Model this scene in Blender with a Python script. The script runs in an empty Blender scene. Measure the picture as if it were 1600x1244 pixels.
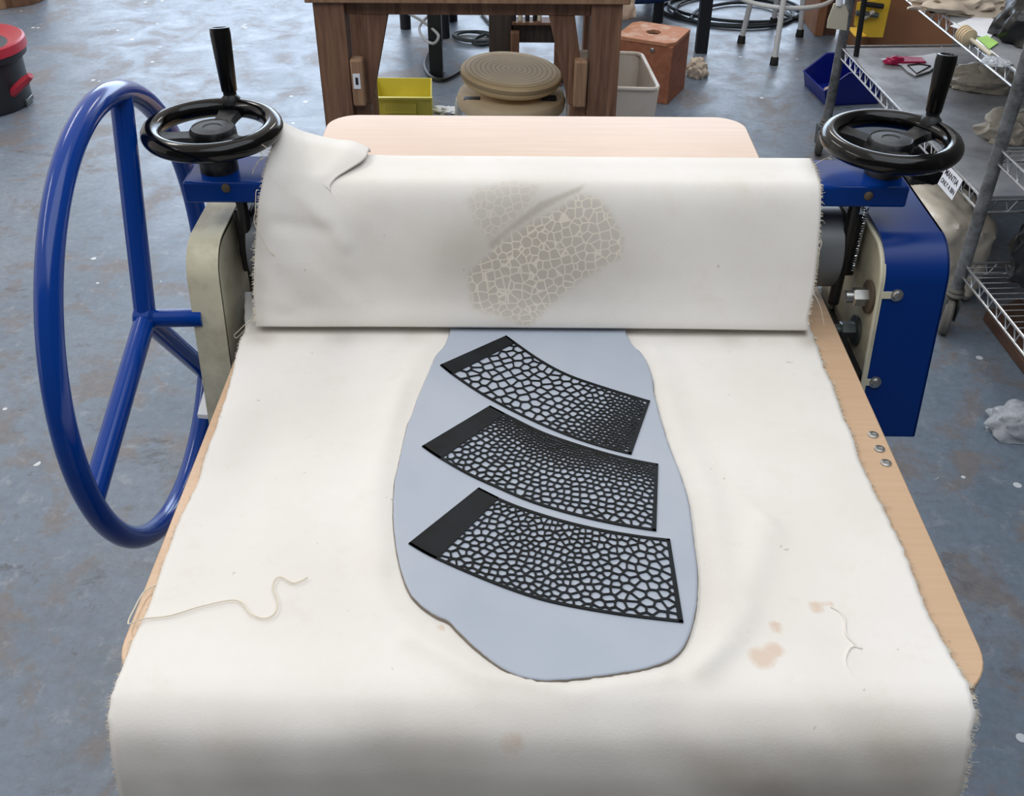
import bpy, math, random
from math import sin, cos, pi, radians, sqrt, atan2, hypot, exp
from mathutils import Vector as V, Matrix, noise
random.seed(7)
S = bpy.context.scene
COL = S.collection

# ---------------------------------------------------------------- camera
FPX = 1600.0; PITCH = radians(36.87); YAW = radians(0.30); ROLL = radians(0.25); ZC = 1.527
_f = V((-sin(YAW)*cos(PITCH), cos(YAW)*cos(PITCH), -sin(PITCH)))
_r = V((cos(YAW), sin(YAW), 0)); _u = _r.cross(_f)
_R = _r*cos(ROLL) + _u*sin(ROLL); _U = _u*cos(ROLL) - _r*sin(ROLL)
CO = V((0, 0, ZC))
cd = bpy.data.cameras.new('camera'); cam = bpy.data.objects.new('camera', cd); COL.objects.link(cam)
cd.sensor_width = 36.0; cd.sensor_fit = 'HORIZONTAL'; cd.lens = FPX/1600*36; cd.clip_start = 0.05
cam.matrix_world = Matrix(((_R.x, _U.x, -_f.x, 0), (_R.y, _U.y, -_f.y, 0), (_R.z, _U.z, -_f.z, ZC), (0, 0, 0, 1)))
S.camera = cam

def ray(x, y): return _f + _R*((x-800)/FPX) + _U*((622-y)/FPX)
def pz(x, y, z=0.0):
    d = ray(x, y); return CO + d*((z-ZC)/d.z)
def py(x, y, Y):
    d = ray(x, y); return CO + d*(Y/d.y)
def pr(p):
    d = V(p)-CO; t = d.dot(_f); return (800+FPX*d.dot(_R)/t, 622-FPX*d.dot(_U)/t)

# ---------------------------------------------------------------- light
w = bpy.data.worlds.new('world'); S.world = w; w.use_nodes = True
w.node_tree.nodes['Background'].inputs[0].default_value = (1.0, 0.955, 0.90, 1)
w.node_tree.nodes['Background'].inputs[1].default_value = 1.10
def area(name, loc, tgt, sx, sy, power, col):
    l = bpy.data.lights.new(name, 'AREA'); l.shape = 'RECTANGLE'; l.size = sx; l.size_y = sy
    l.energy = power; l.color = col
    o = bpy.data.objects.new(name, l); COL.objects.link(o); o.location = loc
    o.rotation_euler = (V(tgt)-V(loc)).to_track_quat('-Z', 'Y').to_euler(); return o
area('window_daylight', (0, 10.5, 2.6), (0, 3.0, 0.0), 9.0, 2.6, 520, (0.62, 0.78, 1.0))
for i, (x, y) in enumerate(((-2.3, 0.9), (-1.7, 3.1), (0.7, 4.6))):
    area('ceiling_tube_light', (x, y, 3.1), (x, y, 0), 0.30, 1.5, 24, (1.0, 0.97, 0.93))
area('skylight', (0.5, 0.5, 3.4), (0.1, 0.7, 0.8), 3.0, 2.0, 51, (0.80, 0.90, 1.0))
S.view_settings.view_transform = 'Standard'; S.view_settings.look = 'None'
S.view_settings.exposure = -0.35; S.view_settings.gamma = 1.0; S.view_settings.use_curve_mapping = False

# ---------------------------------------------------------------- materials
def lin(c): return tuple((x/12.92 if x <= 0.04045 else ((x+0.055)/1.055)**2.4) for x in c)
def rgb(r, g, b): return lin((r/255, g/255, b/255)) + (1,)
class N:
    def __init__(s, name):
        s.m = bpy.data.materials.new(name); s.m.use_nodes = True; s.t = s.m.node_tree
        s.b = s.t.nodes['Principled BSDF']; s.tc = s.t.nodes.new('ShaderNodeTexCoord')
    def n(s, t, **k):
        x = s.t.nodes.new(t)
        for a, v in k.items(): setattr(x, a, v)
        return x
    def l(s, a, b): s.t.links.new(a, b)
    def noise(s, scale, detail=4, rough=0.55, vec=None, sx=None, dist=0):
        x = s.n('ShaderNodeTexNoise'); x.inputs['Scale'].default_value = scale
        x.inputs['Detail'].default_value = detail; x.inputs['Roughness'].default_value = rough
        x.inputs['Distortion'].default_value = dist
        src = vec or s.tc.outputs['Object']
        if sx:
            mp = s.n('ShaderNodeMapping'); mp.inputs['Scale'].default_value = sx; s.l(src, mp.inputs[0]); src = mp.outputs[0]
        s.l(src, x.inputs['Vector']); return x.outputs['Fac']
    def ramp(s, fac, stops):
        r = s.n('ShaderNodeValToRGB'); e = r.color_ramp.elements
        while len(e) < len(stops): e.new(0.5)
        for i, (p, c) in enumerate(stops):
            e[i].position = p; e[i].color = c if len(c) == 4 else (*c, 1)
        s.l(fac, r.inputs[0]); return r.outputs[0]
    def mix(s, fac, a, b, bt='MIX'):
        x = s.n('ShaderNodeMix', data_type='RGBA', blend_type=bt)
        for sock, v in ((x.inputs[0], fac), (x.inputs[6], a), (x.inputs[7], b)):
            if hasattr(v, 'links'): s.l(v, sock)
            else: sock.default_value = v
        return x.outputs[2]
    def math(s, op, a, b=0.0, c=0.0):
        x = s.n('ShaderNodeMath', operation=op)
        for i, v in enumerate((a, b, c)):
            if hasattr(v, 'links'): s.l(v, x.inputs[i])
            else: x.inputs[i].default_value = v
        return x.outputs[0]
    def attr(s, name):
        x = s.n('ShaderNodeAttribute'); x.attribute_name = name; return x.outputs['Fac']
    def bump(s, h, strength=0.3, dist=0.002):
        x = s.n('ShaderNodeBump'); x.inputs['Strength'].default_value = strength
        x.inputs['Distance'].default_value = dist; s.l(h, x.inputs['Height']); s.l(x.outputs[0], s.b.inputs['Normal'])
    def fin(s, col=None, rough=0.5, metal=0.0, spec=0.5, coat=0.0):
        if col is not None:
            if hasattr(col, 'links'): s.l(col, s.b.inputs['Base Color'])
            else: s.b.inputs['Base Color'].default_value = col
        if hasattr(rough, 'links'): s.l(rough, s.b.inputs['Roughness'])
        else: s.b.inputs['Roughness'].default_value = rough
        s.b.inputs['Metallic'].default_value = metal; s.b.inputs['Specular IOR Level'].default_value = spec
        s.b.inputs['Coat Weight'].default_value = coat; s.b.inputs['Coat Roughness'].default_value = 0.08
        return s.m

def plain(name, c, rough=0.5, metal=0.0, var=0.12, scale=20, spec=0.5, coat=0.0, bump=0.0):
    n = N(name); k = rgb(*c)
    a = tuple(x*(1-var) for x in k[:3])+(1,); b = tuple(min(1, x*(1+var)) for x in k[:3])+(1,)
    f = n.noise(scale)
    col = n.ramp(f, [(0.3, a), (0.7, b)])
    if bump: n.bump(f, bump)
    return n.fin(col, rough, metal, spec, coat)

def dusty(name, c, dust, lo, hi, rough=0.3, coat=0.3, scale=9, r2=0.7):
    n = N(name); f = n.noise(scale, 8, 0.65); m = n.ramp(f, [(lo, (0, 0, 0)), (hi, (1, 1, 1))])
    col = n.mix(m, rgb(*c), rgb(*dust)); rr = n.math('MULTIPLY_ADD', m, r2-rough, rough)
    return n.fin(col, rr, 0, 0.5, coat)

M = {}
M['blue'] = dusty('blue_gloss_paint', (0, 56, 140), (34, 86, 156), 0.64, 1.0, 0.16, 0.0, 7)
M['blue_cover'] = dusty('blue_cover_paint', (0, 47, 120), (30, 82, 152), 0.68, 1.05, 0.3, 0.0, 6)
M['black_gloss'] = dusty('black_bakelite', (6, 6, 7), (80, 82, 84), 0.6, 0.95, 0.12, 0.0, 14)
M['black_dusty'] = dusty('dusty_black_casting', (12, 13, 15), (104, 106, 108), 0.42, 0.85, 0.4, 0.0, 16)
M['grip'] = dusty('worn_black_grip', (7, 7, 8), (150, 146, 138), 0.74, 0.76, 0.28, 0.0, 17)
for k_, v_ in (('blue', .38), ('blue_cover', .3), ('black_gloss', .3), ('black_dusty', .25), ('grip', .3)): M[k_].node_tree.nodes['Principled BSDF'].inputs['Specular IOR Level'].default_value = v_
M['beige'] = dusty('beige_hammer_paint', (206, 200, 176), (160, 152, 128), 0.45, 0.8, 0.5, 0.0, 18)
M['beige_lip'] = plain('beige_paint_edge', (205, 200, 178), 0.5)
M['steel'] = plain('zinc_steel', (172, 172, 170), 0.32, 0.9, 0.15, 60)
M['chrome'] = plain('chrome_wire', (215, 218, 222), 0.25, 0.9, 0.1, 80)
M['post'] = dusty('dirty_chrome_post', (120, 124, 128), (70, 70, 70), 0.4, 0.65, 0.35, 0.0, 22)
M['galv'] = dusty('grey_shelf_plate', (158, 162, 168), (104, 106, 112), 0.42, 0.75, 0.34, 0.0, 5)
M['dark'] = plain('black_metal', (20, 20, 22), 0.45)
M['roller'] = plain('grey_steel_roller', (120, 124, 128), 0.45, 0.3, 0.1, 10)
M['black_leg'] = plain('black_painted_steel', (18, 22, 30), 0.5)
M['stool'] = dusty('chipped_white_stool_paint', (205, 208, 210), (90, 90, 92), 0.66, 0.72, 0.4, 0.0, 30)
M['rubber'] = plain('black_rubber', (24, 24, 25), 0.7)
M['caster'] = plain('grey_rubber_caster', (96, 94, 90), 0.7)
M['thread'] = plain('cotton_thread', (226, 216, 196), 0.9)
M['paper'] = plain('white_paper', (232, 236, 244), 0.7, 0, 0.04)
M['green'] = plain('green_note', (166, 214, 110), 0.7)
M['ink'] = plain('black_ink', (30, 30, 38), 0.7)
M['yellow'] = plain('yellow_bin_plastic', (222, 212, 92), 0.45, 0, 0.06, 12)
M['yellow2'] = plain('bright_yellow_plastic', (238, 196, 60), 0.45, 0, 0.06, 12)
M['bin_blue'] = plain('deep_blue_bin_plastic', (16, 34, 130), 0.35, 0, 0.06, 12)
M['tub_blue'] = plain('blue_drum_plastic', (22, 58, 112), 0.4, 0, 0.1, 8)
M['white_bin'] = dusty('stained_white_plastic', (214, 206, 196), (160, 128, 104), 0.46, 0.85, 0.45, 0.0, 5)
M['red'] = plain('red_lid_plastic', (176, 44, 62), 0.4, 0, 0.1, 8)
M['charcoal'] = plain('charcoal_plastic', (34, 38, 44), 0.5, 0, 0.1, 8)
M['pinkwrap'] = plain('magenta_foil', (190, 36, 90), 0.25, 0, 0.2, 30)
M['card'] = plain('brown_cardboard', (132, 92, 66), 0.8, 0, 0.08, 6)
M['bagpaper'] = plain('crumpled_paper_bag', (196, 182, 166), 0.8, 0, 0.1, 12)
M['scraper'] = plain('cream_plastic_scraper', (206, 200, 180), 0.5, 0, 0.05, 12)
M['cable'] = plain('dark_cable', (40, 50, 56), 0.6)
M['cable2'] = plain('pale_grey_cable', (150, 154, 158), 0.6)

def wood(name, a, b, scale=(60, 60, 4), rough=0.6):
    n = N(name); f = n.noise(1.0, 6, 0.6, sx=scale, dist=0.6)
    return n.fin(n.ramp(f, [(0.3, rgb(*a)), (0.7, rgb(*b))]), rough, 0, 0.35)
M['bench'] = wood('brown_bench_wood', (92, 66, 52), (142, 106, 84))
M['bench2'] = wood('pale_brace_wood', (128, 98, 76), (166, 132, 104))
M['darkwood'] = wood('dark_grey_wood', (52, 46, 44), (80, 70, 64))
M['boxwood'] = wood('reddish_box_wood', (134, 84, 62), (166, 108, 82), (30, 6, 30))
M['boxtop'] = dusty('dusty_reddish_box_top', (186, 128, 96), (214, 190, 176), 0.5, 0.72, 0.6, 0, 14)
M['plank'] = wood('old_floor_plank', (70, 50, 42), (104, 80, 68), (30, 5, 30))
M['tan_post'] = wood('tan_wood_edge', (130, 88, 62), (170, 124, 92))

n = N('birch_laminate'); f = n.noise(1, 5, 0.6, sx=(5, 120, 5), dist=0.3)
g = n.noise(2.5, 3)
c = n.ramp(f, [(0.25, rgb(200, 166, 134)), (0.75, rgb(210, 178, 148))]); c = n.mix(n.ramp(g, [(0.4, (0, 0, 0)), (0.8, (1, 1, 1))]), c, rgb(196, 163, 132))
M['laminate'] = n.fin(c, 0.27, 0, 0.6)
M['board_edge'] = plain('board_edge_ply', (190, 150, 106), 0.6)

# plaster / wooden bat with turned rings
n = N('ringed_tan_bat')
sep = n.n('ShaderNodeSeparateXYZ'); n.l(n.tc.outputs['Object'], sep.inputs[0])
rr = n.math('SQRT', n.math('ADD', n.math('MULTIPLY', sep.outputs[0], sep.outputs[0]), n.math('MULTIPLY', sep.outputs[1], sep.outputs[1])))
sn = n.math('SINE', n.math('MULTIPLY', rr, 2*pi/0.0165))
gr = n.math('GREATER_THAN', sn, 0.86)
f = n.noise(9, 4)
c = n.mix(n.math('MULTIPLY', gr, 0.75), n.ramp(f, [(0.3, rgb(216, 190, 146)), (0.7, rgb(232, 208, 166))]), rgb(140, 120, 94))
M['bat'] = n.fin(c, 0.7, 0, 0.3)
M['bat_plain'] = plain('tan_plaster_bat', (210, 190, 158), 0.75, 0, 0.12, 9)

# floor
n = N('worn_painted_concrete')
big = n.noise(1.6, 8, 0.62, dist=0.4); med = n.noise(5.5, 10, 0.68, dist=0.5); fine = n.noise(46, 6, 0.7)
c = n.ramp(big, [(0.30, rgb(100, 114, 130)), (0.5, rgb(114, 127, 143)), (0.72, rgb(126, 137, 150))])
c = n.mix(n.ramp(med, [(0.50, (0, 0, 0)), (0.60, (0.9, 0.9, 0.9))]), c, rgb(118, 113, 113))
med2 = n.noise(3.1, 12, 0.75, sx=(1.0, 1.6, 1), dist=0.3)
c = n.mix(n.ramp(med2, [(0.60, (0, 0, 0)), (0.66, (0.8, 0.8, 0.8))]), c, rgb(80, 78, 78))
c = n.mix(n.ramp(fine, [(0.35, (0.35, 0.35, 0.35)), (0.6, (0, 0, 0))]), c, rgb(80, 86, 94))
rust = n.noise(2.3, 9, 0.7, sx=(1, 2.2, 1.7))
c = n.mix(n.ramp(rust, [(0.69, (0, 0, 0)), (0.72, (0.7, 0.7, 0.7))]), c, rgb(132, 116, 107))
vo = n.n('ShaderNodeTexVoronoi'); vo.inputs['Scale'].default_value = 11; n.l(n.tc.outputs['Object'], vo.inputs['Vector'])
m3 = n.noise(17, 8, 0.75, dist=0.4)
c = n.mix(n.ramp(m3, [(0.56, (0, 0, 0)), (0.66, (0.5, 0.5, 0.5))]), c, rgb(150, 156, 164))
c = n.mix(n.ramp(m3, [(0.34, (0.55, 0.55, 0.55)), (0.42, (0, 0, 0))]), c, rgb(86, 88, 92))
sp = n.math('MULTIPLY', n.math('LESS_THAN', vo.outputs['Distance'], 0.10), n.math('GREATER_THAN', n.noise(2.7, 3), 0.53))
c = n.mix(n.math('MULTIPLY', sp, 0.8), c, rgb(214, 220, 226))
n.bump(fine, 0.15, 0.003)
M['floor'] = n.fin(c, n.ramp(med, [(0.35, (0.30, 0.30, 0.30)), (0.65, (0.5, 0.5, 0.5))]), 0, 0.5)

# canvas
def canvas(name, impression):
    n = N(name)
    a = n.noise(5, 5, 0.6); b = n.noise(22, 5, 0.7)
    c = n.ramp(a, [(0.3, rgb(226, 221, 214)), (0.7, rgb(234, 230, 226))])
    c = n.mix(n.math('MULTIPLY', n.ramp(b, [(0.55, (0, 0, 0)), (0.8, (1, 1, 1))]), 0.22), c, rgb(206, 190, 168))
    st = n.math('MULTIPLY', n.attr('stain'), n.math('ADD', n.noise(60, 6, 0.7), 0.35))
    st = n.math('SMOOTHSTEP', st, 0.25, 0.6) if False else n.ramp(st, [(0.26, (0, 0, 0)), (0.62, (1, 1, 1))])
    c = n.mix(n.math('MULTIPLY', st, 0.5), c, rgb(204, 168, 134))
    di = n.math('MULTIPLY', n.attr('dirt_shade'), n.math('MULTIPLY_ADD', n.noise(14, 5, 0.6), 0.9, 0.45))
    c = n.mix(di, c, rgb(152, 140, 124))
    fl = n.ramp(n.noise(75, 3, 0.5), [(0.74, (0, 0, 0)), (0.77, (1, 1, 1))])
    c = n.mix(n.math('MULTIPLY', fl, 0.35), c, rgb(120, 110, 98))
    if impression:
        uv = n.n('ShaderNodeUVMap'); 
        mp = n.n('ShaderNodeMapping'); mp.inputs['Rotation'].default_value = (0, 0, radians(-12)); n.l(uv.outputs[0], mp.inputs[0])
        dn = n.n('ShaderNodeTexNoise'); dn.inputs['Scale'].default_value = 30; n.l(mp.outputs[0], dn.inputs['Vector'])
        ad = n.n('ShaderNodeVectorMath', operation='MULTIPLY_ADD'); n.l(dn.outputs['Color'], ad.inputs[0]); ad.inputs[1].default_value = (0.004,)*3; n.l(mp.outputs[0], ad.inputs[2])
        v = n.n('ShaderNodeTexVoronoi', feature='DISTANCE_TO_EDGE'); v.inputs['Scale'].default_value = 92; v.inputs['Randomness'].default_value = 0.72
        n.l(ad.outputs[0], v.inputs['Vector'])
        edge = n.ramp(v.outputs['Distance'], [(0.035, (1, 1, 1)), (0.10, (0, 0, 0))])
        k = n.math('MULTIPLY', edge, n.attr('net'))
        c = n.mix(n.math('MULTIPLY', n.attr('net'), 0.34), c, rgb(158, 142, 120))
        c = n.mix(n.math('MULTIPLY', k, 0.6), c, rgb(240, 230, 214))
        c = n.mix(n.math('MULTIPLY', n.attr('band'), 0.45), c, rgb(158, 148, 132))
    wv = n.noise(420, 2, 0.5); hb = n.math('ADD', n.math('MULTIPLY', wv, 0.5), n.math('MULTIPLY', a, 1.0))
    n.bump(hb, 0.25, 0.0015)
    m = n.fin(c, 0.92, 0, 0.12)
    n.b.inputs['Sheen Weight'].default_value = 0.15
    return m
M['canvas'] = canvas('cream_cotton_canvas', False)
M['canvas2'] = canvas('cream_canvas_with_net_imprint', True)

n = N('smooth_grey_clay'); a = n.noise(9, 6, 0.6); b = n.noise(150, 3)
c = n.ramp(a, [(0.3, rgb(163, 171, 185)), (0.7, rgb(173, 180, 192))])
n.bump(b, 0.06, 0.001); M['clay'] = n.fin(c, 0.42, 0, 0.5)
M['clay_edge'] = plain('grey_brown_clay_edge', (128, 120, 110), 0.8, 0, 0.15, 60)
M['stencil'] = dusty('black_stencil_plastic', (7, 10, 13), (34, 44, 52), 0.45, 0.95, 0.5, 0.0, 12, 0.62)
M['stencil'].node_tree.nodes['Principled BSDF'].inputs['Specular IOR Level'].default_value = 0.22
def clear(name, tint, alpha, rough=0.25):
    n = N(name); f = n.noise(28, 6, 0.7); n.bump(f, 0.8, 0.01)
    tr = n.n('ShaderNodeBsdfTransparent'); mx = n.n('ShaderNodeMixShader')
    n.fin(rgb(*tint), rough); n.l(n.ramp(f, [(0.3, (alpha-.15,)*3), (0.7, (min(1, alpha+.2),)*3)]), mx.inputs[0])
    n.l(tr.outputs[0], mx.inputs[1]); n.l(n.b.outputs[0], mx.inputs[2])
    n.l(mx.outputs[0], n.t.nodes['Material Output'].inputs[0]); return n.m
M['clear'] = clear('crumpled_clear_plastic', (205, 210, 218), 0.55)
M['milky'] = clear('milky_plastic_bag', (196, 190, 178), 0.85, 0.35)
M['blackbag'] = plain('black_bin_bag', (16, 17, 20), 0.3, 0, 0.2, 30, bump=0.6)

# ---------------------------------------------------------------- mesh helpers
class MB:
    def __init__(s): s.v = []; s.f = []; s.uv = None; s.att = {}
    def add(s, vs, fs):
        k = len(s.v); s.v += [V(p) for p in vs]; s.f += [tuple(i+k for i in f) for f in fs]; return s
    def box(s, lo, hi, X=None):
        x0, y0, z0 = lo; x1, y1, z1 = hi
        vs = [V((x, y, z)) for z in (z0, z1) for x, y in ((x0, y0), (x1, y0), (x1, y1), (x0, y1))]
        if X: vs = [X @ v for v in vs]
        return s.add(vs, [(3, 2, 1, 0), (4, 5, 6, 7), (0, 1, 5, 4), (1, 2, 6, 5), (2, 3, 7, 6), (3, 0, 4, 7)])
    def hexa(s, b, t):   # bottom quad, top quad (ccw from above)
        return s.add(list(b)+list(t), [(3, 2, 1, 0), (4, 5, 6, 7), (0, 1, 5, 4), (1, 2, 6, 5), (2, 3, 7, 6), (3, 0, 4, 7)])
    def prism(s, pts, off):  # polygon extruded by vector off
        n_ = len(pts); off = V(off)
        return s.add([V(p) for p in pts]+[V(p)+off for p in pts],
                     [tuple(range(n_))[::-1], tuple(range(n_, 2*n_))]+[(i, (i+1) % n_, n_+(i+1) % n_, n_+i) for i in range(n_)])
    def tube(s, pts, r, seg=10, closed=False, caps=True):
        pts = [V(p) for p in pts]; n_ = len(pts)
        rs = r if isinstance(r, (list, tuple)) else [r]*n_
        T = []
        for i in range(n_):
            a = pts[(i-1) % n_] if (closed or i > 0) else pts[i]; b = pts[(i+1) % n_] if (closed or i < n_-1) else pts[i]
            d = (b-a); T.append(d.normalized() if d.length > 1e-9 else V((0, 0, 1)))
        up = V((0, 0, 1)) if abs(T[0].z) < 0.9 else V((1, 0, 0))
        nn = (up - T[0]*up.dot(T[0])).normalized(); vs = []
        for i in range(n_):
            nn = (nn - T[i]*nn.dot(T[i])).normalized(); bb = T[i].cross(nn)
            vs += [pts[i]+(nn*cos(2*pi*k/seg)+bb*sin(2*pi*k/seg))*rs[i] for k in range(seg)]
        fs = []
        for i in range(n_ if closed else n_-1):
            j = (i+1) % n_
            fs += [(i*seg+k, i*seg+(k+1) % seg, j*seg+(k+1) % seg, j*seg+k) for k in range(seg)]
        if caps and not closed: fs += [tuple(range(seg))[::-1], tuple((n_-1)*seg+k for k in range(seg))]
        return s.add(vs, fs)
    def ring(s, c, ax, R, r, n_=64, seg=12, sq=1.0):
        c = V(c); ax = V(ax).normalized(); e = ax.orthogonal().normalized(); g = ax.cross(e); vs = []; fs = []
        for i in range(n_):
            d = e*cos(2*pi*i/n_)+g*sin(2*pi*i/n_)
            vs += [c+d*(R+r*cos(2*pi*k/seg))+ax*(r*sq*sin(2*pi*k/seg)) for k in range(seg)]
        for i in range(n_):
            j = (i+1) % n_; fs += [(i*seg+k, j*seg+k, j*seg+(k+1) % seg, i*seg+(k+1) % seg) for k in range(seg)]
        return s.add(vs, fs)
    def lathe(s, c, ax, prof, n_=40):  # prof: (r, h) list along the axis
        c = V(c); ax = V(ax).normalized(); e = ax.orthogonal().normalized(); g = ax.cross(e); vs = []; fs = []
        for r, h in prof: vs += [c+ax*h+(e*cos(2*pi*k/n_)+g*sin(2*pi*k/n_))*max(r, 1e-5) for k in range(n_)]
        for i in range(len(prof)-1): fs += [(i*n_+k, i*n_+(k+1) % n_, (i+1)*n_+(k+1) % n_, (i+1)*n_+k) for k in range(n_)]
        fs += [tuple(range(n_))[::-1], tuple((len(prof)-1)*n_+k for k in range(n_))]
        return s.add(vs, fs)
    def grid(s, rows, uvs=None):
        nr = len(rows); nc = len(rows[0])
        return s.add([p for r in rows for p in r], [(i*nc+j, i*nc+j+1, (i+1)*nc+j+1, (i+1)*nc+j) for i in range(nr-1) for j in range(nc-1)])

def wloc(p):
    o = V((0, 0, 0))
    while p is not None: o += p.location; p = p.parent
    return o
def obj(name, mb, mat, parent=None, bevel=0, smooth=38, solid=0, seg=2, subd=0, origin=None):
    vs = mb.v
    if parent is None:
        lo = V((min(v.x for v in vs), min(v.y for v in vs), min(v.z for v in vs))); hi = V((max(v.x for v in vs), max(v.y for v in vs), 0))
        og = V(origin) if origin is not None else V(((lo.x+hi.x)/2, (lo.y+hi.y)/2, lo.z))
    else: og = wloc(parent)
    me = bpy.data.meshes.new(name); me.from_pydata([tuple(v-og) for v in vs], [], mb.f); me.validate()
    o = bpy.data.objects.new(name, me); COL.objects.link(o)
    if parent is None: o.location = og
    else: o.parent = parent
    mats = mat if isinstance(mat, (list, tuple)) else [mat]
    for m in mats: me.materials.append(M[m] if isinstance(m, str) else m)
    if mb.uv:
        ul = me.uv_layers.new(name='UVMap')
        for lp in me.loops: ul.data[lp.index].uv = mb.uv[lp.vertex_index]
    for k, a in mb.att.items():
        at = me.attributes.new(k, 'FLOAT', 'POINT'); at.data.foreach_set('value', a)
    if smooth:
        me.polygons.foreach_set('use_smooth', [True]*len(me.polygons)); me.set_sharp_from_angle(angle=radians(smooth))
    if solid:
        md = o.modifiers.new('s', 'SOLIDIFY'); md.thickness = abs(solid); md.offset = 1 if solid > 0 else -1
    if bevel:
        md = o.modifiers.new('b', 'BEVEL'); md.width = bevel; md.segments = seg; md.limit_method = 'ANGLE'; md.angle_limit = radians(35)
        md.harden_normals = False
    if subd:
        md = o.modifiers.new('u', 'SUBSURF'); md.levels = subd; md.render_levels = subd
    return o
def tag(o, label, cat, group=None, kind=None):
    o['label'] = label; o['category'] = cat
    if group: o['group'] = group
    if kind: o['kind'] = kind
    return o
def thing(name, label, cat, loc, group=None):
    o = bpy.data.objects.new(name, None); COL.objects.link(o); o.location = V(loc); o.empty_display_size = 0.05
    return tag(o, label, cat, group)
def interp(pts, t):
    if t <= pts[0][0]: return pts[0][1]
    for (a, b), (c, d) in zip(pts, pts[1:]):
        if t <= c: return b+(d-b)*(t-a)/(c-a)
    return pts[-1][1]
def catmull(pts, n_, closed=False):
    pts = [V(p) for p in pts]; out = []; m = len(pts)
    for i in range(m if closed else m-1):
        g = (lambda k: pts[k % m]) if closed else (lambda k: pts[max(0, min(m-1, k))])
        p0, p1, p2, p3 = g(i-1), g(i), g(i+1), g(i+2)
        for k in range(n_):
            t = k/n_; out.append(0.5*((2*p1)+(p2-p0)*t+(2*p0-5*p1+4*p2-p3)*t*t+(3*p1-p0-3*p2+p3)*t**3))
    if not closed: out.append(pts[-1])
    return out
def ss(a, b, x):
    t = max(0, min(1, (x-a)/(b-a))); return t*t*(3-2*t)
def rot(c, ax, a): return Matrix.Translation(V(c)) @ Matrix.Rotation(a, 4, ax) @ Matrix.Translation(-V(c))

# ---------------------------------------------------------------- the room floor, plus unseen walls added for shade
o = obj('floor', MB().grid([[V((x, y, 0)) for x in (-6, 6)] for y in (-1.5, 11)]), 'floor', smooth=0); o['kind'] = 'structure'

M['wall'] = plain('shade_wall_grey', (104, 102, 98), 0.8, 0, 0.05, 2)  # tone of the added walls, kept dark to deepen the shade
o = obj('shade_wall_right', MB().box((1.80, -1.5, 0), (1.9, 4.3, 3.6)), 'wall', smooth=0); o['kind'] = 'structure'  # unseen wall added to block ambient light from the right
o = obj('shade_wall_near', MB().box((-6, -1.6, 0), (1.8, -1.5, 3.6)), 'wall', smooth=0); o['kind'] = 'structure'  # unseen wall added behind the camera to darken faces turned this way

# ---------------------------------------------------------------- slab roller
BZ = 0.80
mach = thing('slab_roller', 'blue and beige clay slab roller with a birch board bed and spoked drive wheel', 'slab roller', (0.03, 1.2, 0))
# bed board with rounded corners
def rrect(x0, y0, x1, y1, r, z, k=10):
    out = []
    for cx, cy, a0 in ((x1-r, y1-r, 0), (x0+r, y1-r, pi/2), (x0+r, y0+r, pi), (x1-r, y0+r, 3*pi/2)):
        out += [V((cx+r*cos(a0+pi/2*i/k), cy+r*sin(a0+pi/2*i/k), z)) for i in range(k+1)]
    return out
BX0, BX1, BY0, BY1 = -0.351, 0.417, 0.548, 1.85
bed = obj('bed_board', MB().prism(rrect(BX0, BY0, BX1, BY1, 0.055, BZ-0.022), (0, 0, 0.022)), 'laminate', mach, bevel=0.0015)
for q in ((1364, 680), (1374, 702), (1384, 724)):
    p = pz(q[0], q[1], BZ); ob = obj('board_screw', MB().lathe(p, (0, 0, 1), [(0.0062, 0), (0.006, 0.0012), (0.0035, 0.0018), (0.0030, 0.0010), (0, 0.0010)], 20), 'steel', bed)
# stand
for x in (-0.31, 0.37):
    for y in (0.72, 1.68):
        obj('leg', MB().box((x-0.02, y-0.02, 0), (x+0.02, y+0.02, 0.74)), 'blue', mach, bevel=0.003)
    obj('side_rail', MB().box((x-0.02, 0.62, 0.74), (x+0.02, 1.78, BZ-0.022)), 'blue', mach, bevel=0.003)
for y in (0.72, 1.68): obj('cross_rail', MB().box((-0.29, y-0.02, 0.16), (0.35, y+0.02, 0.20)), 'blue', mach, bevel=0.003)

# side frames
WL, WR = -0.375, 0.457
def arc(c, r, a0, a1, k=8): return [(c[0]+r*cos(a0+(a1-a0)*i/k), c[1]+r*sin(a0+(a1-a0)*i/k)) for i in range(k+1)]
# outline in (Y, z), from bottom front going up over the rounded shoulder to the top back
prof = [(1.083, 0.66)] + [(1.120-0.0, 0.880)][:0] + arc((1.165, 0.862), 0.049, radians(172), radians(90), 10) + [(1.335, 0.911)]
def frame_side(name, xw, xf, mat_w, mat_f):
    t = 0.004
    poly = [V((xw, a, b)) for a, b in prof] + [V((xw, 1.335, 0.62)), V((xw, 1.09, 0.62))]
    s_ = 1 if xf > xw else -1
    fr = obj(name, MB().prism(poly, (t*s_, 0, 0)), mat_w, mach, bevel=0.001)
    m = MB(); pp = [(1.078, 0.625)]+prof
    out = []; inn = []
    for i, (a, b) in enumerate(pp):
        p0 = pp[max(0, i-1)]; p1 = pp[min(len(pp)-1, i+1)]; d = V((p1[0]-p0[0], p1[1]-p0[1])).normalized(); nn = V((-d.y, d.x))
        out.append((a+nn.x*0.0015, b+nn.y*0.0015)); inn.append((a-nn.x*0.004, b-nn.y*0.004))
    rows = [[V((xw, a, b)) for a, b in out], [V((xf, a, b)) for a, b in out], [V((xf, a, b)) for a, b in inn], [V((xw, a, b)) for a, b in inn], [V((xw, a, b)) for a, b in out]]
    m.grid(rows)
    obj('flange', m, mat_f, fr)
    return fr
frL = frame_side('side_frame', WL, -0.415, 'beige', 'beige')
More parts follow.
